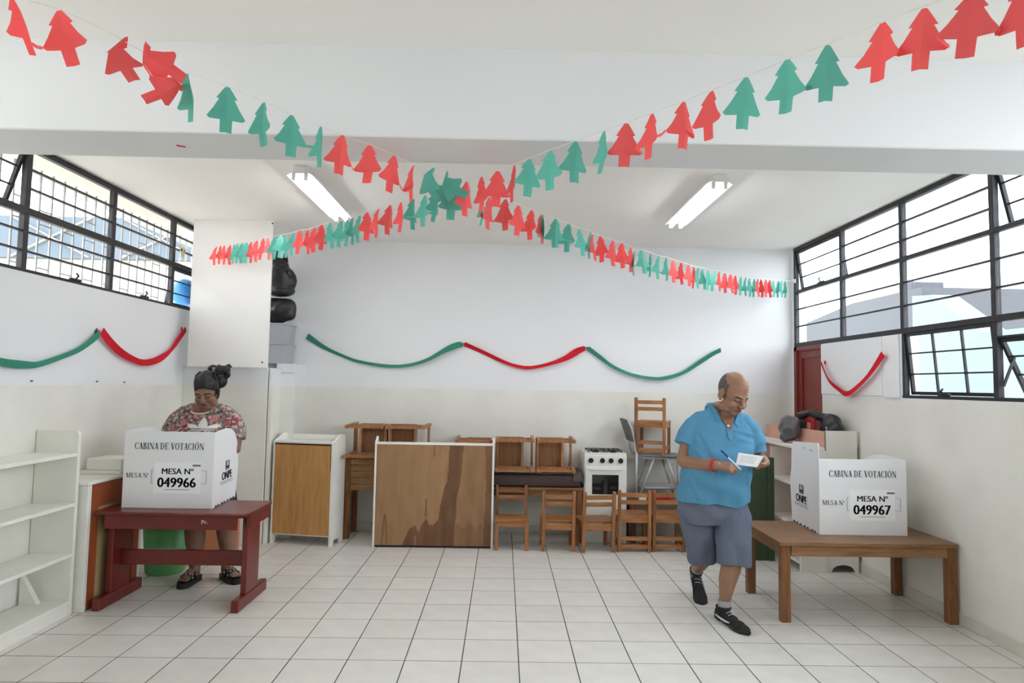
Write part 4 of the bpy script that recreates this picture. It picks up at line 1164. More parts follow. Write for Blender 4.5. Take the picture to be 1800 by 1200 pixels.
# ---- oven
t = thing('gas_oven', 'white gas oven with four black knobs and dark glass door against the back wall', 'oven', (1.078, 7.15, 0))
part('body', MB().box(0.855, 1.30, 6.96, 7.36, 0.0, 0.905, bevel=0.008), M_ENAMEL, t)
part('hob', MB().box(0.858, 1.297, 6.965, 7.355, 0.906, 0.922, bevel=0.004), M_ENAMEL, t)
for k, x in enumerate((0.925, 1.045, 1.135, 1.235)):
    part('knob', MB().tube([(x, 6.959, 0.845), (x, 6.935, 0.845)], [0.027, 0.023], seg=16), M_BLACKP, t)
dr = place('oven_door', MB().box(-0.212, 0.212, -0.2, -0.191, 0.27, 0.78, bevel=0.004).mesh('oven_door', M_ENAMEL), t)
place('door_glass', MB().box(-0.14, 0.135, -0.2035, -0.2005, 0.50, 0.70).mesh('door_glass', M_OVENGLASS), dr)
place('door_handle', MB().tube([(-0.17, -0.201, 0.755), (-0.17, -0.225, 0.755), (0.17, -0.225, 0.755), (0.17, -0.201, 0.755)], 0.007, seg=8).mesh('door_handle', M_ENAMEL), dr)
for gx in (0.905, 1.09):
    g_ = MB()
    for a in range(3): g_.bar((gx, 7.0 + a * 0.14, 0.940), (gx + 0.165, 7.0 + a * 0.14, 0.940), 0.008, 0.008)
    for a in range(4): g_.bar((gx + a * 0.055, 7.0, 0.940), (gx + a * 0.055, 7.28, 0.940), 0.008, 0.008)
    for a in (0, 0.165):
        for yy in (7.0, 7.28): g_.bar((gx + a, yy, 0.922), (gx + a, yy, 0.94), 0.008, 0.008)
    part('burner_grate', g_, M_IRON, t)
    for yy in (7.07, 7.21): part('burner', MB().tube([(gx + 0.082, yy, 0.922), (gx + 0.082, yy, 0.933)], 0.035, seg=14), M_IRON, t)

# ---- grey metal chair on a low table, with a wooden chair stacked on it
t = thing('small_table', 'small low table hidden behind the chairs, holding folded papers and the grey chair', 'table', (1.62, 7.15, 0))
part('tabletop', MB().box(1.33, 2.05, 6.945, 7.37, 0.415, 0.44, bevel=0.004), M_TABLE, t)
for x in (1.35, 1.98):
    for y in (6.96, 7.31): part('leg', MB().box(x, x + 0.045, y, y + 0.045, 0, 0.414), M_TABLEZ, t)
for k, (x0, x1, z0, m_, lb) in enumerate(((1.52, 1.76, 0.441, M_REDCLOTH, 'red folded cloth on the small low table'), (1.43, 1.51, 0.441, M_PAPER, 'white paper pile on the small low table'))):
    y1_ = 7.10 if k == 0 else 7.012
    solo('folded_cloth' if k == 0 else 'paper_pile', MB().box(x0, x1, 6.96, y1_, z0, z0 + 0.035, bevel=0.006).box(x0 + 0.01, x1 - 0.012, 6.965, y1_ - 0.01, z0 + 0.0355, z0 + 0.06, bevel=0.006), m_, lb, 'cloth' if k == 0 else 'paper', base=((x0 + x1) / 2, 7.03, z0))
t = thing('metal_chair', 'grey metal school chair standing on the small table, a wooden chair on its seat', 'chair', (1.65, 7.15, 0.441))
part('seat', MB().box(1.44, 1.91, 7.0, 7.34, 0.885, 0.903, bevel=0.008, seg=2), M_GREYSEAT, t)
part('backrest', MB().bar((1.375, 7.17, 1.04), (1.295, 7.17, 1.27), 0.32, 0.022, up=(1, 0, 0.3)), M_DARKGREY, t)
for yy in (7.03, 7.31):
    part('back_tube', MB().tube([(1.31, yy, 1.25), (1.325, yy, 1.24), (1.36, yy, 1.18), (1.385, yy, 1.05), (1.40, yy, 0.94), (1.43, yy, 0.885), (1.49, yy, 0.872), (1.90, yy, 0.872)], 0.012, seg=8), M_METAL, t)
    part('leg', MB().tube([(1.60, yy, 0.872), (1.44, yy, 0.453)], 0.0125, seg=8), M_METAL, t)
    part('leg', MB().tube([(1.74, yy, 0.872), (1.88, yy, 0.453)], 0.0125, seg=8), M_METAL, t)
    part('stretcher', MB().tube([(1.478, yy, 0.56), (1.842, yy, 0.56)], 0.010, seg=8), M_METAL, t)
part('crossbar', MB().tube([(1.478, 7.03, 0.56), (1.478, 7.31, 0.56)], 0.010, seg=8).tube([(1.842, 7.03, 0.56), (1.842, 7.31, 0.56)], 0.010, seg=8), M_METAL, t)
part('under_rack', MB().box(1.48, 1.84, 7.05, 7.29, 0.571, 0.578), M_METAL, t)
part('front_post', MB().tube([(1.405, 6.985, 0.453), (1.405, 6.985, 0.93)], 0.013, seg=10), M_METAL, t)
part('front_post', MB().tube([(1.93, 7.33, 0.453), (1.93, 7.33, 0.84)], 0.010, seg=10), M_METAL, t)
dup(cb, (1.615, 7.165, 0.9035), (0, 0, PI + math.radians(-24)), 'small wooden chair stacked on the seat of the grey metal chair', 'small wooden chairs stacked on the metal chair')

# ---- green board, back to back shelf units, bags
t = thing('green_board', 'dark green painted board standing behind the man, by the shelf unit', 'board', (2.27, 6.4, 0))
part('panel', MB().box(1.96, 2.575, 6.36, 6.385, 0.0, 0.962), M_GREENBOARD, t)
part('frame_stile', MB().box(2.535, 2.59, 6.345, 6.40, 0.0, 0.966, bevel=0.003), M_GREENBOARD, t)
part('support', MB().box(1.96, 2.0, 6.386, 6.48, 0.0, 0.95), M_GREENBOARD, t)
t = thing('open_shelf', 'white open shelf unit with a salmon pink back, behind the right voting booth', 'shelf', (2.77, 6.6, 0))
X0, X1 = 2.665, 2.905
for yy in (5.965, 7.29): part('end_panel', MB().box(X0, X1, yy, yy + 0.025, 0, 1.075, bevel=0.002), M_WHITE, t)
for z in (1.075, 0.765, 0.405, 0.09): part('shelf_board', MB().box(X0, X1 - 0.013, 5.992, 7.288, z - 0.024, z, bevel=0.002) if z < 1 else MB().box(X0, X1 - 0.013, 5.965, 7.315, 1.076, 1.10, bevel=0.002), M_WHITE, t)
part('divider', MB().box(X0 + 0.01, X1 - 0.014, 6.63, 6.65, 0.091, 1.05), M_WHITE, t)
part('back_panel', MB().box(X1 - 0.012, X1, 5.992, 7.288, 0.02, 1.245), M_PINK, t)
t = thing('closed_shelf', 'taller white shelf unit with an arched foot against the right wall', 'shelf', (3.06, 6.6, 0))
ep = [(2.915, 0), (2.95, 0), (2.96, 0.03), (2.99, 0.055), (3.055, 0.068), (3.12, 0.055), (3.15, 0.03), (3.16, 0), (3.195, 0), (3.195, 1.25), (2.915, 1.25)]
for yy in (5.985, 7.29): part('end_panel', MB().prism(ep, 1, yy, yy + 0.022), M_WHITE, t)
for z in (1.12, 0.75, 0.40, 0.10): part('shelf_board', MB().box(2.915, 3.195, 6.008, 7.289, z - 0.02, z), M_WHITE, t)
part('cup_hook', MB().tube([(2.925, 5.996, 1.249), (2.925, 5.996, 1.275), (2.918, 5.99, 1.285), (2.912, 5.985, 1.272)], 0.004, seg=8), M_METAL, t)
t = thing('plastic_bag', 'grey black plastic bag slumped over the pink back of the open shelf', 'bag', (2.79, 6.5, 1.1))
blob('bag_body', MB().ball((2.80, 6.50, 1.245), (0.08, 0.15, 0.12)).ball((2.79, 6.5, 1.16), (0.075, 0.10, 0.055)).ball((2.83, 6.46, 1.30), (0.05, 0.1, 0.055)), M_BAGGREY, t, voxel=0.01, smooth=3, post=lumpy(11, 0.007, 34))
t = thing('backpack', 'black backpack with a red lining lying on the taller shelf by the door', 'bag', (3.05, 6.35, 1.121))
mb = MB().ball((3.09, 6.25, 1.25), (0.085, 0.15, 0.14)).tube([(3.09, 6.3, 1.33), (2.99, 6.45, 1.385), (2.95, 6.6, 1.37)], [0.05, 0.04, 0.035]).ball((2.99, 6.62, 1.25), (0.06, 0.09, 0.13))
blob('bag_body', mb, M_BAG, t, voxel=0.01, smooth=3, post=lumpy(12, 0.006, 30))
part('red_lining', MB().box(2.975, 3.00, 6.36, 6.60, 1.122, 1.345, bevel=0.01), M_REDCLOTH, t)
part('buckle', MB().box(2.96, 2.974, 6.40, 6.46, 1.24, 1.30, bevel=0.004), M_PINK, t)

# ================================================================== people
def head_frame(loc, scale, yaw, pitch, roll=0.0):
    return (Matrix.Translation(loc) @ Matrix.Rotation(math.radians(yaw), 4, 'Z') @ Matrix.Rotation(math.radians(roll), 4, 'Y')
            @ Matrix.Rotation(math.radians(pitch), 4, 'X') @ Matrix.Scale(scale, 4))

def head_volumes(mb, HM, full=1.0, ears=True):
    """skull, face, nose, lips, lids and ears in head space: face towards -y, chin at z = 0"""
    B = lambda c, r: mb.ball(c, r, seg=20, M=HM)
    sc_ = HM.to_scale().x
    def T(pts, r, **k):
        r = [q * sc_ for q in r] if isinstance(r, (list, tuple)) else r * sc_
        mb.tube([HM @ Vector(p) for p in pts], r, seg=10, round_ends=True, **k)
    B((0, 0.012, 0.145), (0.076, 0.096, 0.094))           # skull
    B((0, -0.030, 0.115), (0.066, 0.060, 0.078))          # brow and mid face
    B((0, -0.030, 0.062), (0.062 * full, 0.058, 0.062))   # lower face
    B((0, -0.062, 0.020), (0.034 * full, 0.026, 0.024))   # chin
    for s in (-1, 1):
        B((s * 0.037 * full, -0.060, 0.070), (0.028 * full, 0.025, 0.028))   # cheeks
        B((s * 0.045 * full, -0.02, 0.032), (0.026, 0.045, 0.028))          # jaw
        T([(s * 0.052, -0.066, 0.122), (s * 0.03, -0.084, 0.127), (s * 0.008, -0.086, 0.121)], 0.0085)     # brow ridge
        B((s * 0.031, -0.0745, 0.106), (0.0165, 0.013, 0.0115))              # closed lid over the eye
        B((s * 0.013, -0.098, 0.073), (0.010, 0.012, 0.009))                 # nostril wing
        if ears:
            B((s * 0.079, 0.012, 0.100), (0.011, 0.022, 0.034))
            B((s * 0.077, 0.004, 0.072), (0.009, 0.012, 0.013))
    T([(0, -0.084, 0.122), (0, -0.096, 0.098), (0, -0.110, 0.078)], [0.010, 0.011, 0.0135])                 # nose
    T([(-0.025, -0.081, 0.0445), (-0.008, -0.0925, 0.0515), (0.008, -0.0925, 0.0515), (0.025, -0.081, 0.0445)], [0.005, 0.0068, 0.0068, 0.005])
    T([(-0.021, -0.082, 0.0395), (0, -0.092, 0.037), (0.021, -0.082, 0.0395)], [0.005, 0.0075, 0.005])

def skin_painter(HM, base, brow, lip, stubble=0.0, toes=None):
    inv = HM.inverted()
    def fn(co):
        p = inv @ co
        c = list(base)
        k = 1 + 0.05 * math.sin(co.x * 40 + co.z * 23) + 0.03 * math.sin(co.z * 60 + co.y * 31)
        c = [v * k for v in c]
        if -0.02 < p.z < 0.26 and p.y < -0.03 and abs(p.x) < 0.075:
            ax = abs(p.x)
            # brows
            yb = 0.1275 - 0.0012 * ((ax - 0.033) / 0.01) ** 2
            if 0.010 < ax < 0.054 and abs(p.z - yb) < 0.0046 and p.y < -0.055: c = list(brow)
            # lashes where the lids meet
            if 0.015 < ax < 0.048 and abs(p.z - (0.0985 + 0.0045 * ((ax - .031) / .016) ** 2)) < 0.0028 and p.y < -0.055: c = [v * 0.22 for v in base]
            # lips
            if p.y < -0.076 and ax < 0.026 and 0.030 < p.z < 0.058:
                q = 1 - (ax / 0.027) ** 2
                if abs(p.z - 0.0445) < 0.0125 * q: c = list(lip)
                if abs(p.z - 0.0445) < 0.0018: c = [v * 0.4 for v in lip]
            # nostrils
            if abs(ax - 0.0105) < 0.005 and abs(p.z - 0.0655) < 0.004 and p.y < -0.092: c = [v * 0.3 for v in base]
            if stubble and p.z < 0.06 and not (p.y < -0.076 and ax < 0.026 and p.z > 0.03):
                c = [c[i] * (1 - stubble) + 0.06 * stubble for i in range(3)]
        return c
    return fn

def hand_volumes(mb, wrist, f, n, thumb_side, curl, L=0.185, spread=1.0, thumb=(0.5, 0.6)):
    """palm, four unequal fingers and a thumb. f: wrist to knuckles, n: where the palm faces, thumb_side: towards the thumb"""
    f = Vector(f).normalized(); n = Vector(n); n = (n - f * n.dot(f)).normalized()
    s = f.cross(n).normalized()
    if s.dot(Vector(thumb_side)) < 0: s = -s
    W = Vector(wrist); k = L / 0.185
    for q in (-0.028, -0.010, 0.010, 0.028):                     # palm bones
        mb.tube([W + s * q * 0.5 * k, W + (f * 0.05 + s * q * .95) * k, W + (f * 0.092 + s * q) * k], [0.018 * k, 0.0165 * k, 0.013 * k], seg=10, round_ends=True)
    for i, (q, ln) in enumerate(((0.031, .92), (0.0105, 1.0), (-0.0105, .94), (-0.030, .76))):
        p = W + (f * 0.088 + s * q) * k
        d = (f + s * q * 2.2 * (spread - 1)).normalized(); a = 0.0
        pts, rad = [p - f * 0.012 * k, p], [0.0098 * k, 0.0098 * k]
        c = curl[i] if isinstance(curl, (list, tuple)) else curl
        for j, seg_l in enumerate((0.040, 0.026, 0.021)):
            a += c * (0.9, 1.1, 0.8)[j]
            dd = (d * math.cos(a) + n * math.sin(a)).normalized()
            p = p + dd * seg_l * ln * k
            pts.append(p); rad.append((0.0088, 0.0080, 0.0068)[j] * k)
        mb.tube(pts, rad, seg=10, round_ends=True)
    b0 = W + (f * 0.022 + s * 0.024 + n * 0.008) * k
    d1 = (f * (1 - thumb[0]) + s * thumb[0] * 1.2 + n * 0.35).normalized()
    b1 = b0 + d1 * 0.042 * k
    d2 = (f * 0.8 + s * (0.25 - thumb[1] * 0.3) + n * thumb[1]).normalized()
    b2 = b1 + d2 * 0.030 * k
    d3 = (f * 0.8 - s * 0.1 + n * (thumb[1] + 0.15)).normalized()
    mb.tube([b0, b1, b2, b2 + d3 * 0.022 * k], [0.0155 * k, 0.0120 * k, 0.0105 * k, 0.0085 * k], seg=10, round_ends=True)
    return W, f, n, s

def hair_cap(name, HM, keep, m, parent, grow=1.05, thick=0.004, seg=48, bulge=None):
    """scalp shell that follows the skull; keep(p) in head space decides where hair grows"""
    mb = MB(); b = mb.bm
    bmesh.ops.create_uvsphere(b, u_segments=seg, v_segments=seg * 3 // 4, radius=1.0, matrix=Matrix.Translation((0, 0.012, 0.145)) @ Matrix.Diagonal((0.076 * grow, 0.096 * grow, 0.094 * grow, 1)))
    kill = [v for v in b.verts if not keep(v.co)]
    bmesh.ops.delete(b, geom=kill, context='VERTS')
    bmesh.ops.recalc_face_normals(b, faces=b.faces)
    if bulge:
        for v in b.verts: v.co += (v.co - Vector((0, 0.012, 0.145))).normalized() * bulge(v.co)
    r = bmesh.ops.solidify(b, geom=b.faces[:], thickness=thick)
    for v in b.verts: v.co = HM @ v.co
    me = mb.mesh(name, m, off=base_of(parent)); me.shade_smooth()
    return place(name, me, parent)

def shoe(root, M_, raised=0.0):
    """trainer: toe towards -y, heel at y = 0; parts are meshes of their own"""
    def P(name, mb, m):
        for v in mb.bm.verts: v.co = M_ @ v.co
        return part(name, mb, m, root)
    def outline(w0, z):
        return [(0.0, 0.012), (0.030, 0.0), (0.034, -0.07), (0.040, -0.15), (0.048, -0.215), (0.040, -0.27), (0.016, -0.297), (-0.016, -0.297), (-0.040, -0.27), (-0.046, -0.215), (-0.036, -0.15), (-0.031, -0.07), (-0.029, 0.0)]
    P('sole', MB().prism([(x * 1.04, y * 1.01 - 0.001) for x, y in outline(1, 0)], 2, 0.0, 0.022), M_SOLE)
    mb = MB()
    secs = [(0.006, 0.030, 0.062, 0.030), (-0.03, 0.036, 0.066, 0.034), (-0.09, 0.036, 0.062, 0.040), (-0.15, 0.040, 0.050, 0.045), (-0.21, 0.046, 0.038, 0.042), (-0.26, 0.040, 0.030, 0.034), (-0.288, 0.022, 0.022, 0.02)]
    for y, rx, h_, dz in secs: pass
    for y, rx, h_, dz in secs:
        mb.ball((0, y, 0.018), (rx, 0.045, h_), seg=16)
    mb.loft([(0, -0.034, 0.02, 0.036, 0.048), (0, -0.038, 0.06, 0.040, 0.050), (0, -0.042, 0.085, 0.049, 0.056), (0, -0.042, 0.092, 0.050, 0.057)], seg=20)
    for v in mb.bm.verts: v.co = M_ @ v.co
    up = blob('shoe_upper', mb, M_SHOE, root, voxel=0.0055, smooth=5)
    for s in (-1, 1):
        P('side_stripe', MB().tube([(s * 0.038, -0.010, 0.030), (s * 0.041, -0.07, 0.026), (s * 0.044, -0.13, 0.027), (s * 0.047, -0.18, 0.034)], [0.005, 0.006, 0.006, 0.003], seg=8), M_SHOEWHITE)
    lc = MB()
    for k in range(4):
        y = -0.085 - k * 0.022; z = 0.083 - k * 0.0075
        lc.tube([(-0.022, y, z - 0.008), (0, y - 0.006, z + 0.002), (0.022, y - 0.01, z - 0.009)], 0.0028, seg=6)
    P('laces', lc, M_METAL)

# ---------------------------------------------------------------- the man
SKIN = (0.275, 0.145, 0.090)
man = thing('person', 'balding man in blue polo shirt and grey shorts, walking and reading a paper slip', 'person', (1.58, 4.9, 0))
HM = head_frame((1.612, 4.800, 1.462), 1.20, 27, 27, 3)
b = MB()
head_volumes(b, HM, 1.10)
b.tube([(1.60, 4.88, 1.36), (1.605, 4.855, 1.44), (1.61, 4.835, 1.50)], [0.082, 0.076, 0.070], seg=16)      # neck
b.ball((1.622, 4.790, 1.435), (0.058, 0.05, 0.035))                                                          # double chin
b.loft([(1.55, 4.92, 0.72, .20, .13), (1.555, 4.90, 0.9, .205, .15), (1.57, 4.875, 1.1, .205, .165), (1.585, 4.87, 1.26, .20, .13), (1.60, 4.875, 1.36, .13, .085)], seg=24)
RS, RE, RW = (1.405, 4.885, 1.365), (1.322, 4.855, 1.090), (1.487, 4.628, 1.083)
b.tube([(1.425, 4.88, 1.29), (1.362, 4.872, 1.225), RE], [.050, .058, .054], seg=14, round_ends=True)
b.tube([RE, (1.385, 4.77, 1.078), (1.44, 4.69, 1.08), RW], [.055, .057, .046, .033], seg=14, round_ends=True)
LS, LE, LW = (1.800, 4.835, 1.350), (1.862, 4.865, 1.110), (1.838, 4.655, 1.105)
b.tube([(1.775, 4.845, 1.28), (1.835, 4.85, 1.215), LE], [.048, .054, .050], seg=14, round_ends=True)
b.tube([LE, (1.86, 4.77, 1.10), LW], [.050, .049, .031], seg=14, round_ends=True)
hand_volumes(b, RW, (0.86, -0.50, -0.03), (0.30, 0.55, -0.75), (0.1, -0.3, 1), [0.50, 0.62, 0.70, 0.75], L=0.178, thumb=(0.35, 0.55))
hand_volumes(b, LW, (-0.62, -0.72, -0.20), (-0.45, 0.25, 0.80), (-0.6, 0.5, 0.3), [0.42, 0.40, 0.42, 0.46], L=0.175, thumb=(0.5, 0.75))
# legs: right one pushes off behind, left one carries the step
b.tube([(1.44, 4.93, .80), (1.485, 4.93, .60), (1.515, 4.955, .42), (1.525, 5.06, .34), (1.528, 5.16, .275), (1.532, 5.265, .20), (1.532, 5.30, .15)], [.090, .076, .062, .062, .058, .040, .036], seg=16, round_ends=True)
b.tube([(1.67, 4.90, .80), (1.66, 4.80, .62), (1.637, 4.725, .455), (1.618, 4.735, .35), (1.600, 4.745, .27), (1.580, 4.735, .155), (1.572, 4.73, .09)], [.090, .078, .066, .069, .062, .041, .036], seg=16, round_ends=True)
body = blob('body', b, M_SKIN_M, man, voxel=0.0042, smooth=3, post=lambda me: paint(me, skin_painter(HM, SKIN, (0.035, 0.028, 0.024), (0.20, 0.085, 0.065), 0.14)))
def man_hair(p):
    w_ = 0.002 * math.sin(p.y * 160 + p.z * 60)
    if p.y > 0.045: return 0.045 < p.z < 0.205 + w_
    return p.y > -0.016 + w_ and 0.098 < p.z < 0.172 + 0.5 * max(0, p.y) + w_ and abs(p.x) > 0.04
hair_cap('hair', HM, man_hair, M_HAIRGREY, man, 1.025, 0.004, seg=96)
# polo shirt
s = MB()
s.loft([(1.547, 4.905, 0.795, .262, .180), (1.550, 4.895, 0.86, .258, .192), (1.556, 4.880, 0.96, .250, .208), (1.568, 4.865, 1.06, .246, .212), (1.578, 4.862, 1.16, .244, .198),
        (1.588, 4.866, 1.25, .243, .175), (1.598, 4.872, 1.33, .232, .146), (1.602, 4.876, 1.385, .205, .118), (1.604, 4.876, 1.43, .158, .102), (1.606, 4.872, 1.468, .110, .095)], seg=40, power=2.3)
s.tube([(1.530, 4.880, 1.405), (1.462, 4.882, 1.378), (1.408, 4.882, 1.330), (1.364, 4.872, 1.262), (1.338, 4.862, 1.196)], [.060, .074, .084, .087, .090], seg=18)
s.tube([(1.690, 4.865, 1.402), (1.750, 4.850, 1.372), (1.800, 4.845, 1.315), (1.833, 4.848, 1.232), (1.846, 4.852, 1.160)], [.058, .070, .078, .079, .082], seg=18)
def shirt_folds(me):
    ns = [v.normal.copy() for v in me.vertices]
    for v, nn in zip(me.vertices, ns):
        c = v.co
        f = 0.0
        # folds radiating from the armpits and across the belly
        f += 0.007 * math.sin((c.z - 0.55 * (c.x - 1.4)) * 46) * max(0, min(1, (c.x - 1.50) / .15)) * math.exp(-((c.z - 1.22) / .12) ** 2)
        f += 0.006 * math.sin((c.z + 0.4 * (c.x - 1.5)) * 34 + 1) * math.exp(-((c.z - 0.92) / .12) ** 2)
        f += 0.006 * math.sin(c.x * 48 + 2 * math.sin(c.z * 9)) * math.exp(-((c.z - 0.83) / .06) ** 2)
        f += 0.002 * math.sin(c.x * 23 + c.z * 31)
        for (xa, za, xb, zb, am, wd) in ((1.62, 1.325, 1.80, 1.285, .011, .012), (1.64, 1.27, 1.79, 1.235, .007, .014), (1.36, 1.20, 1.48, 1.03, .008, .016), (1.40, 1.28, 1.46, 1.12, -.008, .014), (1.70, 1.10, 1.78, 0.88, .008, .016), (1.33, 0.98, 1.40, 0.84, .008, .016)):
            tx, tz = xb - xa, zb - za; tt = ((c.x - xa) * tx + (c.z - za) * tz) / (tx * tx + tz * tz)
            if -.1 < tt < 1.1 and c.y < 4.90:
                dd = math.hypot(c.x - xa - tx * tt, c.z - za - tz * tt)
                f += am * math.exp(-(dd / wd) ** 2) * max(0, min(1, min(tt + .1, 1.1 - tt) * 5))
        v.co += nn * f
        if c.z < 0.86: v.co.z -= 0.030 * math.exp(-((c.x - 1.655) / .07) ** 2) * (0.86 - c.z) / .06
shirt = blob('polo_shirt', s, M_SHIRT, man, voxel=0.006, smooth=4, post=shirt_folds)
# open neck: skin wedge, placket, collar wings and button lie on the chest
def chest_y(x, z):
    """front of the shirt at (x, z)"""
    secs = [(0.96, 4.880, .208, 1.556, .25), (1.06, 4.865, .212, 1.568, .246), (1.16, 4.862, .198, 1.578, .244), (1.25, 4.866, .175, 1.588, .243), (1.33, 4.872, .146, 1.598, .232), (1.385, 4.876, .118, 1.602, .205), (1.43, 4.876, .100, 1.604, .150), (1.468, 4.872, .094, 1.606, .104)]
    for a, c in zip(secs, secs[1:]):
        if a[0] <= z <= c[0]:
            t = (z - a[0]) / (c[0] - a[0]); cy, ry, cx, rx = [a[i] + (c[i] - a[i]) * t for i in range(1, 5)]
            u = min(0.98, abs((x - cx) / rx))
            return cy - ry * (1 - u ** 2.3) ** (1 / 2.3)
    return 4.78
def patch(name, pts, m, off, thick, kids=None):
    mb = MB(); bb_ = mb.bm
    fr = [bb_.verts.new((x, chest_y(x, z) - off, z)) for x, z in pts]; bk = [bb_.verts.new((x, chest_y(x, z) - off + thick, z)) for x, z in pts]
    bb_.faces.new(fr); bb_.faces.new(bk[::-1]); n = len(pts)
    for i in range(n): bb_.faces.new((fr[i], bk[i], bk[(i + 1) % n], fr[(i + 1) % n]))
    bmesh.ops.triangulate(bb_, faces=bb_.faces[:])
    return part(name, mb, m, man)
neck_skin = mat('neck_skin', (132, 90, 68), rough=0.5)
patch('neck_opening', [(1.545, 1.462), (1.555, 1.42), (1.585, 1.365), (1.607, 1.318), (1.628, 1.345), (1.655, 1.40), (1.668, 1.462), (1.607, 1.467)], neck_skin, 0.007, 0.02)
patch('placket', [(1.590, 1.345), (1.607, 1.318), (1.632, 1.342), (1.628, 1.27), (1.612, 1.245), (1.592, 1.27)], M_SHIRT, 0.009, 0.02)
cl = MB()
def wing(pts, t=0.008):
    fr = [cl.bm.verts.new(p) for p in pts]; bk = [cl.bm.verts.new((p[0], p[1] + t, p[2] - 0.003)) for p in pts]
    cl.bm.faces.new(fr); cl.bm.faces.new(bk[::-1])
    for i in range(len(pts)): cl.bm.faces.new((fr[i], bk[i], bk[(i + 1) % len(pts)], fr[(i + 1) % len(pts)]))
wing([(1.492, 4.868, 1.475), (1.508, 4.800, 1.497), (1.535, 4.765, 1.455), (1.562, 4.752, 1.398), (1.524, 4.752, 1.362), (1.492, 4.785, 1.395), (1.486, 4.845, 1.435)])
wing([(1.735, 4.868, 1.465), (1.712, 4.790, 1.485), (1.690, 4.765, 1.445), (1.655, 4.745, 1.375), (1.690, 4.742, 1.335), (1.722, 4.77, 1.365), (1.742, 4.845, 1.42)])
cl.tube([(1.496, 4.868, 1.468), (1.53, 4.945, 1.49), (1.605, 4.965, 1.495), (1.68, 4.945, 1.49), (1.735, 4.868, 1.465)], 0.018, seg=10)
part('collar', cl, M_SHIRT, man)
bt = (1.603, chest_y(1.603, 1.352) - 0.011, 1.352)
part('button', MB().tube([bt, (bt[0] - .001, bt[1] - 0.006, bt[2])], 0.008, seg=12), M_BUTTON, man)
# shorts
s = MB()
s.loft([(1.555, 4.915, 0.90, .235, .165), (1.552, 4.915, 0.80, .248, .172), (1.552, 4.915, 0.70, .255, .172), (1.555, 4.91, 0.64, .24, .150)], seg=32, power=2.4)
s.tube([(1.435, 4.925, 0.78), (1.440, 4.93, 0.62), (1.470, 4.955, 0.48), (1.497, 4.985, 0.352)], [.125, .128, .115, .105], seg=20)
s.tube([(1.668, 4.905, 0.78), (1.672, 4.838, 0.64), (1.660, 4.765, 0.50), (1.650, 4.748, 0.378)], [.128, .130, .122, .118], seg=20)
def short_folds(me):
    ns = [v.normal.copy() for v in me.vertices]
    for v, nn in zip(me.vertices, ns):
        c = v.co
        v.co += nn * (0.010 * math.sin(c.x * 42 + 1.5 * math.sin(c.z * 11)) * math.exp(-((c.z - 0.45) / .16) ** 2) + 0.008 * math.sin((c.z - .7 * abs(c.x - 1.555)) * 38) * math.exp(-((c.z - 0.70) / .12) ** 2))
blob('shorts', s, M_SHORTS, man, voxel=0.006, smooth=4, post=short_folds)
# socks and shoes
part('sock', MB().tube([(1.574, 4.733, 0.135), (1.570, 4.728, 0.075)], [.0455, .046], seg=16), M_SOCK, man)
part('sock', MB().tube([(1.5315, 5.235, 0.222), (1.532, 5.288, 0.150)], [.0475, .044], seg=16), M_SOCK, man)
shoe(man, Matrix.Translation((1.556, 4.775, 0.001)) @ Matrix.Rotation(math.radians(14), 4, 'Z') @ Matrix.Scale(1.07, 4))
shoe(man, Matrix.Translation((1.533, 5.342, 0.150)) @ Matrix.Rotation(math.radians(-3), 4, 'Z') @ Matrix.Rotation(math.radians(34), 4, 'X') @ Matrix.Scale(1.07, 4))
# bracelet
w0 = Vector(RW); d = (Vector((1.44, 4.69, 1.08)) - w0).normalized()
c0 = w0 + d * 0.022; u = d.cross(Vector((0, 0, 1))).normalized(); v_ = d.cross(u)
br = MB()
for k in range(18):
    a = 2 * PI * k / 18
    br.ball(c0 + (u * math.cos(a) + v_ * math.sin(a)) * 0.041 + d * 0.006 * math.sin(a), 0.0085, seg=8)
part('bead_bracelet', br, M_BRACELET, man)
# what he holds: slip and pen
t = thing('ballot_slip', 'white folded paper slip held in both hands of the man', 'paper', (1.70, 4.52, 1.13))
mb = MB(); bm_ = mb.bm
P4 = [Vector((1.608, 4.535, 1.183)), Vector((1.775, 4.520, 1.163)), Vector((1.742, 4.555, 1.083)), Vector((1.598, 4.560, 1.100))]
rows = []
for i in range(9):
    u_ = i / 8
    top = P4[0].lerp(P4[1], u_); bot = P4[3].lerp(P4[2], u_)
    bow = Vector((0, -0.010 * math.sin(u_ * PI), 0))
    rows.append((top + bow, bot + bow))
for dy in (0.0, 0.0015):
    vs_ = [[bm_.verts.new(p + Vector((0, dy, 0))) for p in r] for r in rows]
    for i in range(8): bm_.faces.new((vs_[i][0], vs_[i + 1][0], vs_[i + 1][1], vs_[i][1]))
part('slip', mb, M_LABEL, t)
pr = MB()
for k in range(4):
    q = 0.25 + k * 0.15
    a0 = rows[1][0].lerp(rows[1][1], q) + Vector((0, -0.001, 0)); a1 = rows[6][0].lerp(rows[6][1], q) + Vector((0, -0.001, 0)); am = rows[4][0].lerp(rows[4][1], q) + Vector((0, -0.001, 0))
    pr.tube([a0, am, a1], 0.0009, seg=4)
part('small_print', pr, M_INKG, t)
t = thing('pen', 'blue capped ballpoint pen in the right hand of the man', 'pen', (1.54, 4.53, 1.14))
p0, p1 = Vector((1.482, 4.515, 1.197)), Vector((1.622, 4.522, 1.066))
part('cap', MB().tube([p0, p0.lerp(p1, 0.34)], 0.006, seg=10), M_PENBLUE, t)
part('clip', MB().bar(p0 + Vector((0.004, -0.007, 0.002)), p0.lerp(p1, 0.26) + Vector((0.004, -0.007, 0.002)), 0.004, 0.002), M_PENBLUE, t)
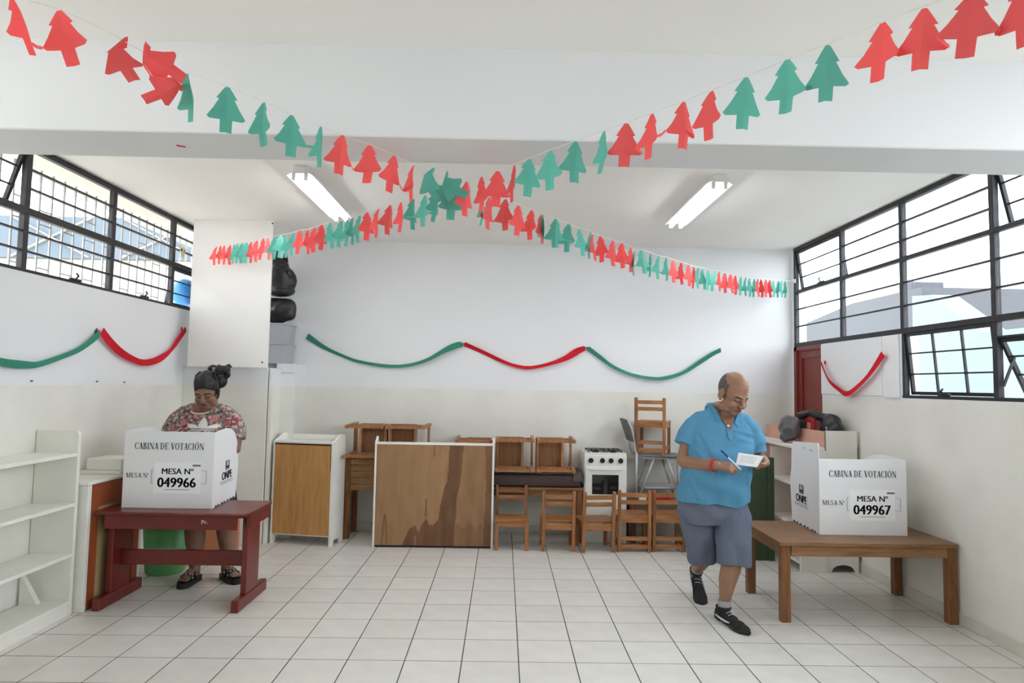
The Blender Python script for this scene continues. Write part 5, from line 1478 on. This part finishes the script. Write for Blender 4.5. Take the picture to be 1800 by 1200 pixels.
part('barrel', MB().tube([p0.lerp(p1, 0.34), p0.lerp(p1, 0.92), p1], [0.0048, 0.0048, 0.0015], seg=10), M_PENCLEAR, t)

# ---------------------------------------------------------------- the woman
wo = thing('person', 'woman with a dark hair bun and floral shirt, bent over the left voting booth', 'person', (-2.40, 5.5, 0))
HW = head_frame((-2.368, 5.395, 1.412), 1.12, 5, 24, -2)
b = MB()
head_volumes(b, HW, 1.03, ears=False)
b.tube([(-2.445, 5.485, 1.33), (-2.415, 5.455, 1.42), (-2.38, 5.425, 1.49)], [0.078, 0.064, 0.062], seg=16)
b.ball((-2.385, 5.385, 1.395), (0.055, 0.045, 0.03))
b.loft([(-2.43, 5.54, 0.72, .21, .15), (-2.44, 5.53, 0.95, .215, .16), (-2.445, 5.525, 1.15, .21, .155), (-2.445, 5.52, 1.28, .17, .105), (-2.445, 5.51, 1.36, .10, .075)], seg=24)
WR = [(-2.64, 5.515, 1.26), (-2.70, 5.50, 1.19), (-2.705, 5.46, 1.06), (-2.63, 5.36, .95), (-2.52, 5.24, .84)]
WL = [(-2.25, 5.52, 1.26), (-2.185, 5.51, 1.19), (-2.175, 5.47, 1.06), (-2.26, 5.36, .95), (-2.36, 5.24, .83)]
for A in (WR, WL): b.tube(A, [.05, .056, .050, .046, .030], seg=14, round_ends=True)
hand_volumes(b, WR[-1], (0.55, -0.6, -0.55), (0.3, 0.3, -0.9), (0.8, 0.3, 0), 0.45, L=0.165)
hand_volumes(b, WL[-1], (-0.55, -0.6, -0.55), (-0.3, 0.3, -0.9), (-0.8, 0.3, 0), 0.6, L=0.165)
b.tube([(-2.53, 5.52, .80), (-2.49, 5.50, .60), (-2.474, 5.475, .45), (-2.470, 5.495, .34), (-2.457, 5.475, .22), (-2.448, 5.462, .13), (-2.446, 5.462, .075)], [.115, .092, .078, .080, .060, .043, .040], seg=16, round_ends=True)
b.tube([(-2.32, 5.54, .80), (-2.26, 5.53, .60), (-2.243, 5.515, .45), (-2.232, 5.545, .34), (-2.218, 5.535, .22), (-2.222, 5.53, .13), (-2.226, 5.532, .075)], [.115, .092, .078, .078, .060, .043, .040], seg=16, round_ends=True)
def foot(ank, heel, toe, zt):
    a, h_, t_ = Vector(ank), Vector(heel), Vector(toe)
    d = (t_ - h_).normalized(); s_ = d.cross(Vector((0, 0, 1)))
    b.tube([h_ + Vector((0, 0, zt + .028)) + d * .03, a + Vector((0, 0, 0)), h_.lerp(t_, .55) + Vector((0, 0, zt + .032)), h_.lerp(t_, .78) + Vector((0, 0, zt + .018))], [.030, .040, .036, .030], seg=12, round_ends=True)
    b.tube([h_.lerp(t_, .62) + s_ * .012 + Vector((0, 0, zt + .02)), h_.lerp(t_, .80) + s_ * .02 + Vector((0, 0, zt + .015))], [.026, .020], seg=10, round_ends=True)
    b.tube([h_.lerp(t_, .62) - s_ * .012 + Vector((0, 0, zt + .02)), h_.lerp(t_, .80) - s_ * .02 + Vector((0, 0, zt + .015))], [.026, .020], seg=10, round_ends=True)
    for k, q in enumerate((-.032, -.014, .002, .017, .031)):
        p = h_.lerp(t_, .80) + s_ * q + Vector((0, 0, zt + .013))
        b.tube([p, p + d * (.045 - .004 * abs(k - 1))], [.0105, .0088], seg=8, round_ends=True)
FA = ((-2.446, 5.462, .10), (-2.438, 5.510, 0), (-2.462, 5.272, 0)); FB = ((-2.226, 5.532, .10), (-2.262, 5.566, 0), (-2.090, 5.415, 0))
foot(*FA, .048); foot(*FB, .048)
SKINW = (0.235, 0.125, 0.082)
blob('body', b, M_SKIN_M, wo, voxel=0.0042, smooth=3, post=lambda me: paint(me, skin_painter(HW, SKINW, (0.02, 0.015, 0.014), (0.20, 0.07, 0.07))))
def wo_hair(p):
    if p.y > 0.03: return p.z > 0.05
    line = 0.166 - 0.95 * max(0, abs(p.x) - 0.030) + 0.003 * math.sin(p.x * 150)
    if p.y < -0.030: return p.z > max(line, 0.118)
    return p.z > 0.062
hair_cap('hair', HW, wo_hair, M_HAIR, wo, 1.07, 0.010, seg=96, bulge=lambda p: 0.010 * max(0, (p.z - .15) / .09) + 0.006 * math.sin(p.x * 90 + p.z * 30) * 0.3)
hb = MB()
bc = Vector((-2.318, 5.455, 1.690))
hb.ball(bc, (0.062, 0.055, 0.046)); hb.ball(bc + Vector((0.040, 0.0, 0.004)), (0.046, 0.045, 0.040)); hb.ball(bc + Vector((0.050, 0.01, -0.032)), (0.034, 0.035, 0.034)); hb.ball(bc + Vector((-0.05, -0.01, 0.014)), (0.042, 0.04, 0.035))
hb.ball(bc + Vector((-0.02, 0, -0.045)), (0.07, 0.065, 0.05)); hb.ball(bc + Vector((0.0, 0.01, -0.085)), (0.06, 0.06, 0.06))
rr = random.Random(4)
for k in range(9):
    a = rr.uniform(0, 6.28); e = Vector((math.cos(a) * .06, math.sin(a) * .03, math.sin(a * 2) * .035))
    hb.tube([bc + e * .5, bc + e * 1.25 + Vector((0.02, 0, .008)), bc + Vector((e.z, e.y, e.x * .8)) * 1.1 + Vector((.03, 0, 0))], [.016, .013, .008], seg=8, round_ends=True)
blob('hair_bun', hb, M_HAIR, wo, voxel=0.006, smooth=2)
ws = MB()
for k in range(16):
    t_ = k / 15
    a_ = HW @ Vector((-0.075 + 0.15 * t_, -0.005 - 0.055 * math.sin(PI * t_), 0.175 + 0.03 * math.sin(PI * t_)))
    m_ = HW @ Vector((-0.045 + 0.11 * t_, 0.02, 0.243 + 0.008 * math.sin(k * 2.1)))
    ws.tube([a_, a_.lerp(m_, .5) + Vector((0, -.012, .018)), m_, bc + Vector((-.03 + .004 * k, 0, -.02))], [.004, .006, .006, .005], seg=6)
for sx in (-1, 1):
    for k in range(4):
        ws.tube([HW @ Vector((sx * .078, .0 + .012 * k, .12)), HW @ Vector((sx * .075, -.012 + .012 * k, .08)), HW @ Vector((sx * .067, -.012 + .014 * k, .045))], [.007, .006, .002], seg=6)
part('hair_strands', ws, M_HAIR, wo)
part('hair_tie', MB().tube([bc + Vector((-.03 + .0 * k, -0.045 - .004 * math.sin(k), -.012 + .012 * k)) for k in range(4)], 0.012, seg=8), M_INKG, wo)
# printed shirt
s = MB()
s.loft([(-2.43, 5.535, 0.78, .245, .185), (-2.44, 5.53, 0.95, .245, .185), (-2.445, 5.522, 1.10, .240, .185), (-2.445, 5.518, 1.20, .235, .175), (-2.445, 5.518, 1.285, .225, .140), (-2.445, 5.518, 1.345, .190, .110), (-2.445, 5.515, 1.385, .125, .092), (-2.445, 5.512, 1.415, .098, .086)], seg=36, power=2.2)
s.tube([(-2.53, 5.520, 1.375), (-2.605, 5.520, 1.335), (-2.662, 5.518, 1.28), (-2.698, 5.508, 1.205), (-2.708, 5.490, 1.135)], [.055, .070, .082, .083, .084], seg=18)
s.tube([(-2.36, 5.522, 1.378), (-2.285, 5.522, 1.338), (-2.226, 5.522, 1.283), (-2.190, 5.512, 1.205), (-2.182, 5.492, 1.135)], [.055, .070, .082, .083, .084], seg=18)
from mathutils import noise as MN
def print_col(co):
    p = Vector(co)
    if p.z > 1.30 - 0.0 and False: return (1, 1, 1)
    def leaf(cx, cz, ang, ln, wd):
        dx, dz = p.x - cx, p.z - cz
        u_ = dx * math.cos(ang) + dz * math.sin(ang); v_2 = -dx * math.sin(ang) + dz * math.cos(ang)
        if not 0 < u_ < ln: return False
        return abs(v_2) < wd * math.sin(PI * (u_ / ln) ** 0.8)
    if p.y < 5.45:
        cx, cz = -2.395, 1.205
        band = any(abs(p.z - zz) < .0035 for zz in (1.222, 1.208)) and abs(p.x - cx) < .12
        if leaf(cx, cz, PI / 2, .112, .034) or leaf(cx - .012, cz, PI - .42, .125, .026) or leaf(cx + .012, cz, .42, .125, .026):
            return (.13, .11, .11) if band else (.78, .77, .74)
    n1 = MN.noise(p * 9.0); n2 = MN.noise(p * 17 + Vector((5, 2, 1))); n3 = MN.noise(p * 38 + Vector((1, 9, 4))); n4 = MN.noise(p * 60)
    c = Vector((.20, .155, .145))
    if n1 > .12: c = Vector((.26, .065, .078))
    if n1 < -.22: c = Vector((.21, .23, .215))
    if n2 > .22: c = Vector((.30, .145, .145))
    if n2 < -.30: c = Vector((.165, .165, .135))
    if n3 > .30: c = Vector((.52, .40, .34))
    if n3 < -.36: c = Vector((.08, .05, .055))
    if n4 > .38: c = Vector((.56, .50, .46))
    # two open roses
    for cx, cz, r in ((-2.325, 1.305, .028), (-2.225, 1.27, .024), (-2.665, 1.20, .03), (-2.56, 1.27, .026)):
        d_ = math.hypot(p.x - cx, p.z - cz)
        if d_ < r: c = Vector((.55, .26, .22)) if math.sin(d_ * 500) > -.2 else Vector((.40, .12, .13))
    return c
blob('printed_shirt', s, M_PRINT, wo, voxel=0.0055, smooth=4, post=lambda me: paint(me, print_col))
nt_ = MB()
pts = []
for k in range(33):
    a = 2 * PI * k / 32
    fy = math.sin(a)
    pts.append((-2.447 + .100 * math.cos(a), 5.492 + .098 * fy, 1.388 + (.030 * fy if fy > 0 else .048 * fy) ))
nt_.tube(pts, .0075, seg=8)
part('neck_trim', nt_, M_TRIM, wo)
# skin of the chest inside the scooped neckline
ck = MB(); 
ck.loft([(-2.447, 5.478, 1.345, .050, .082), (-2.447, 5.483, 1.372, .080, .090), (-2.447, 5.488, 1.40, .094, .092), (-2.447, 5.50, 1.425, .085, .075)], seg=28)
part('neckline', ck, mat('neckline_skin', (140, 94, 74), rough=0.5), wo)
s = MB()
s.loft([(-2.425, 5.54, 0.82, .225, .17), (-2.425, 5.54, 0.72, .235, .18), (-2.42, 5.54, 0.66, .23, .16)], seg=28)
s.tube([(-2.525, 5.53, .76), (-2.50, 5.51, .56)], [.125, .115], seg=18); s.tube([(-2.325, 5.545, .76), (-2.27, 5.535, .56)], [.125, .115], seg=18)
blob('shorts', s, M_DARKSHORTS, wo, voxel=0.009, smooth=4)
def sandal(heel, toe):
    h_, t_ = Vector(heel), Vector(toe); d = (t_ - h_).normalized(); a = math.atan2(d.x, -d.y)
    M2 = Matrix.Translation(h_) @ Matrix.Rotation(a, 4, 'Z')
    out = [(.0, .018), (.030, .004), (.036, -.08), (.045, -.16), (.046, -.215), (.030, -.25), (0, -.258), (-.030, -.25), (-.046, -.215), (-.045, -.16), (-.036, -.08), (-.030, .004)]
    o_ = part('sandal_sole', MB().prism(out, 2, 0.001, 0.046, M=M2), M_BLACKP, wo)
    mb = MB(); dots = MB()
    for y0, hgt in ((-.105, .062), (-.160, .046)):
        arc = []
        for k in range(13):
            a_ = PI * k / 12
            arc.append((.047 * math.cos(a_), y0 - .012 * math.sin(a_), .040 + hgt * math.sin(a_)))
        mb.tube([M2 @ Vector(p) for p in arc], .017, seg=8, flat=((M2.to_3x3() @ Vector((1, 0, 0))), .9))
        for k in range(2, 11, 2): dots.ball(M2 @ (Vector(arc[k]) + Vector((.014 * math.cos(PI * k / 12), -.008, .015 * math.sin(PI * k / 12)))), .005, seg=8)
    place('strap', mb.mesh('strap', M_BLACKP, off=base_of(wo)), o_)
    place('stud', dots.mesh('stud', M_BUTTON, off=base_of(wo)), o_)
sandal(FA[1], FA[2]); sandal(FB[1], FB[2])
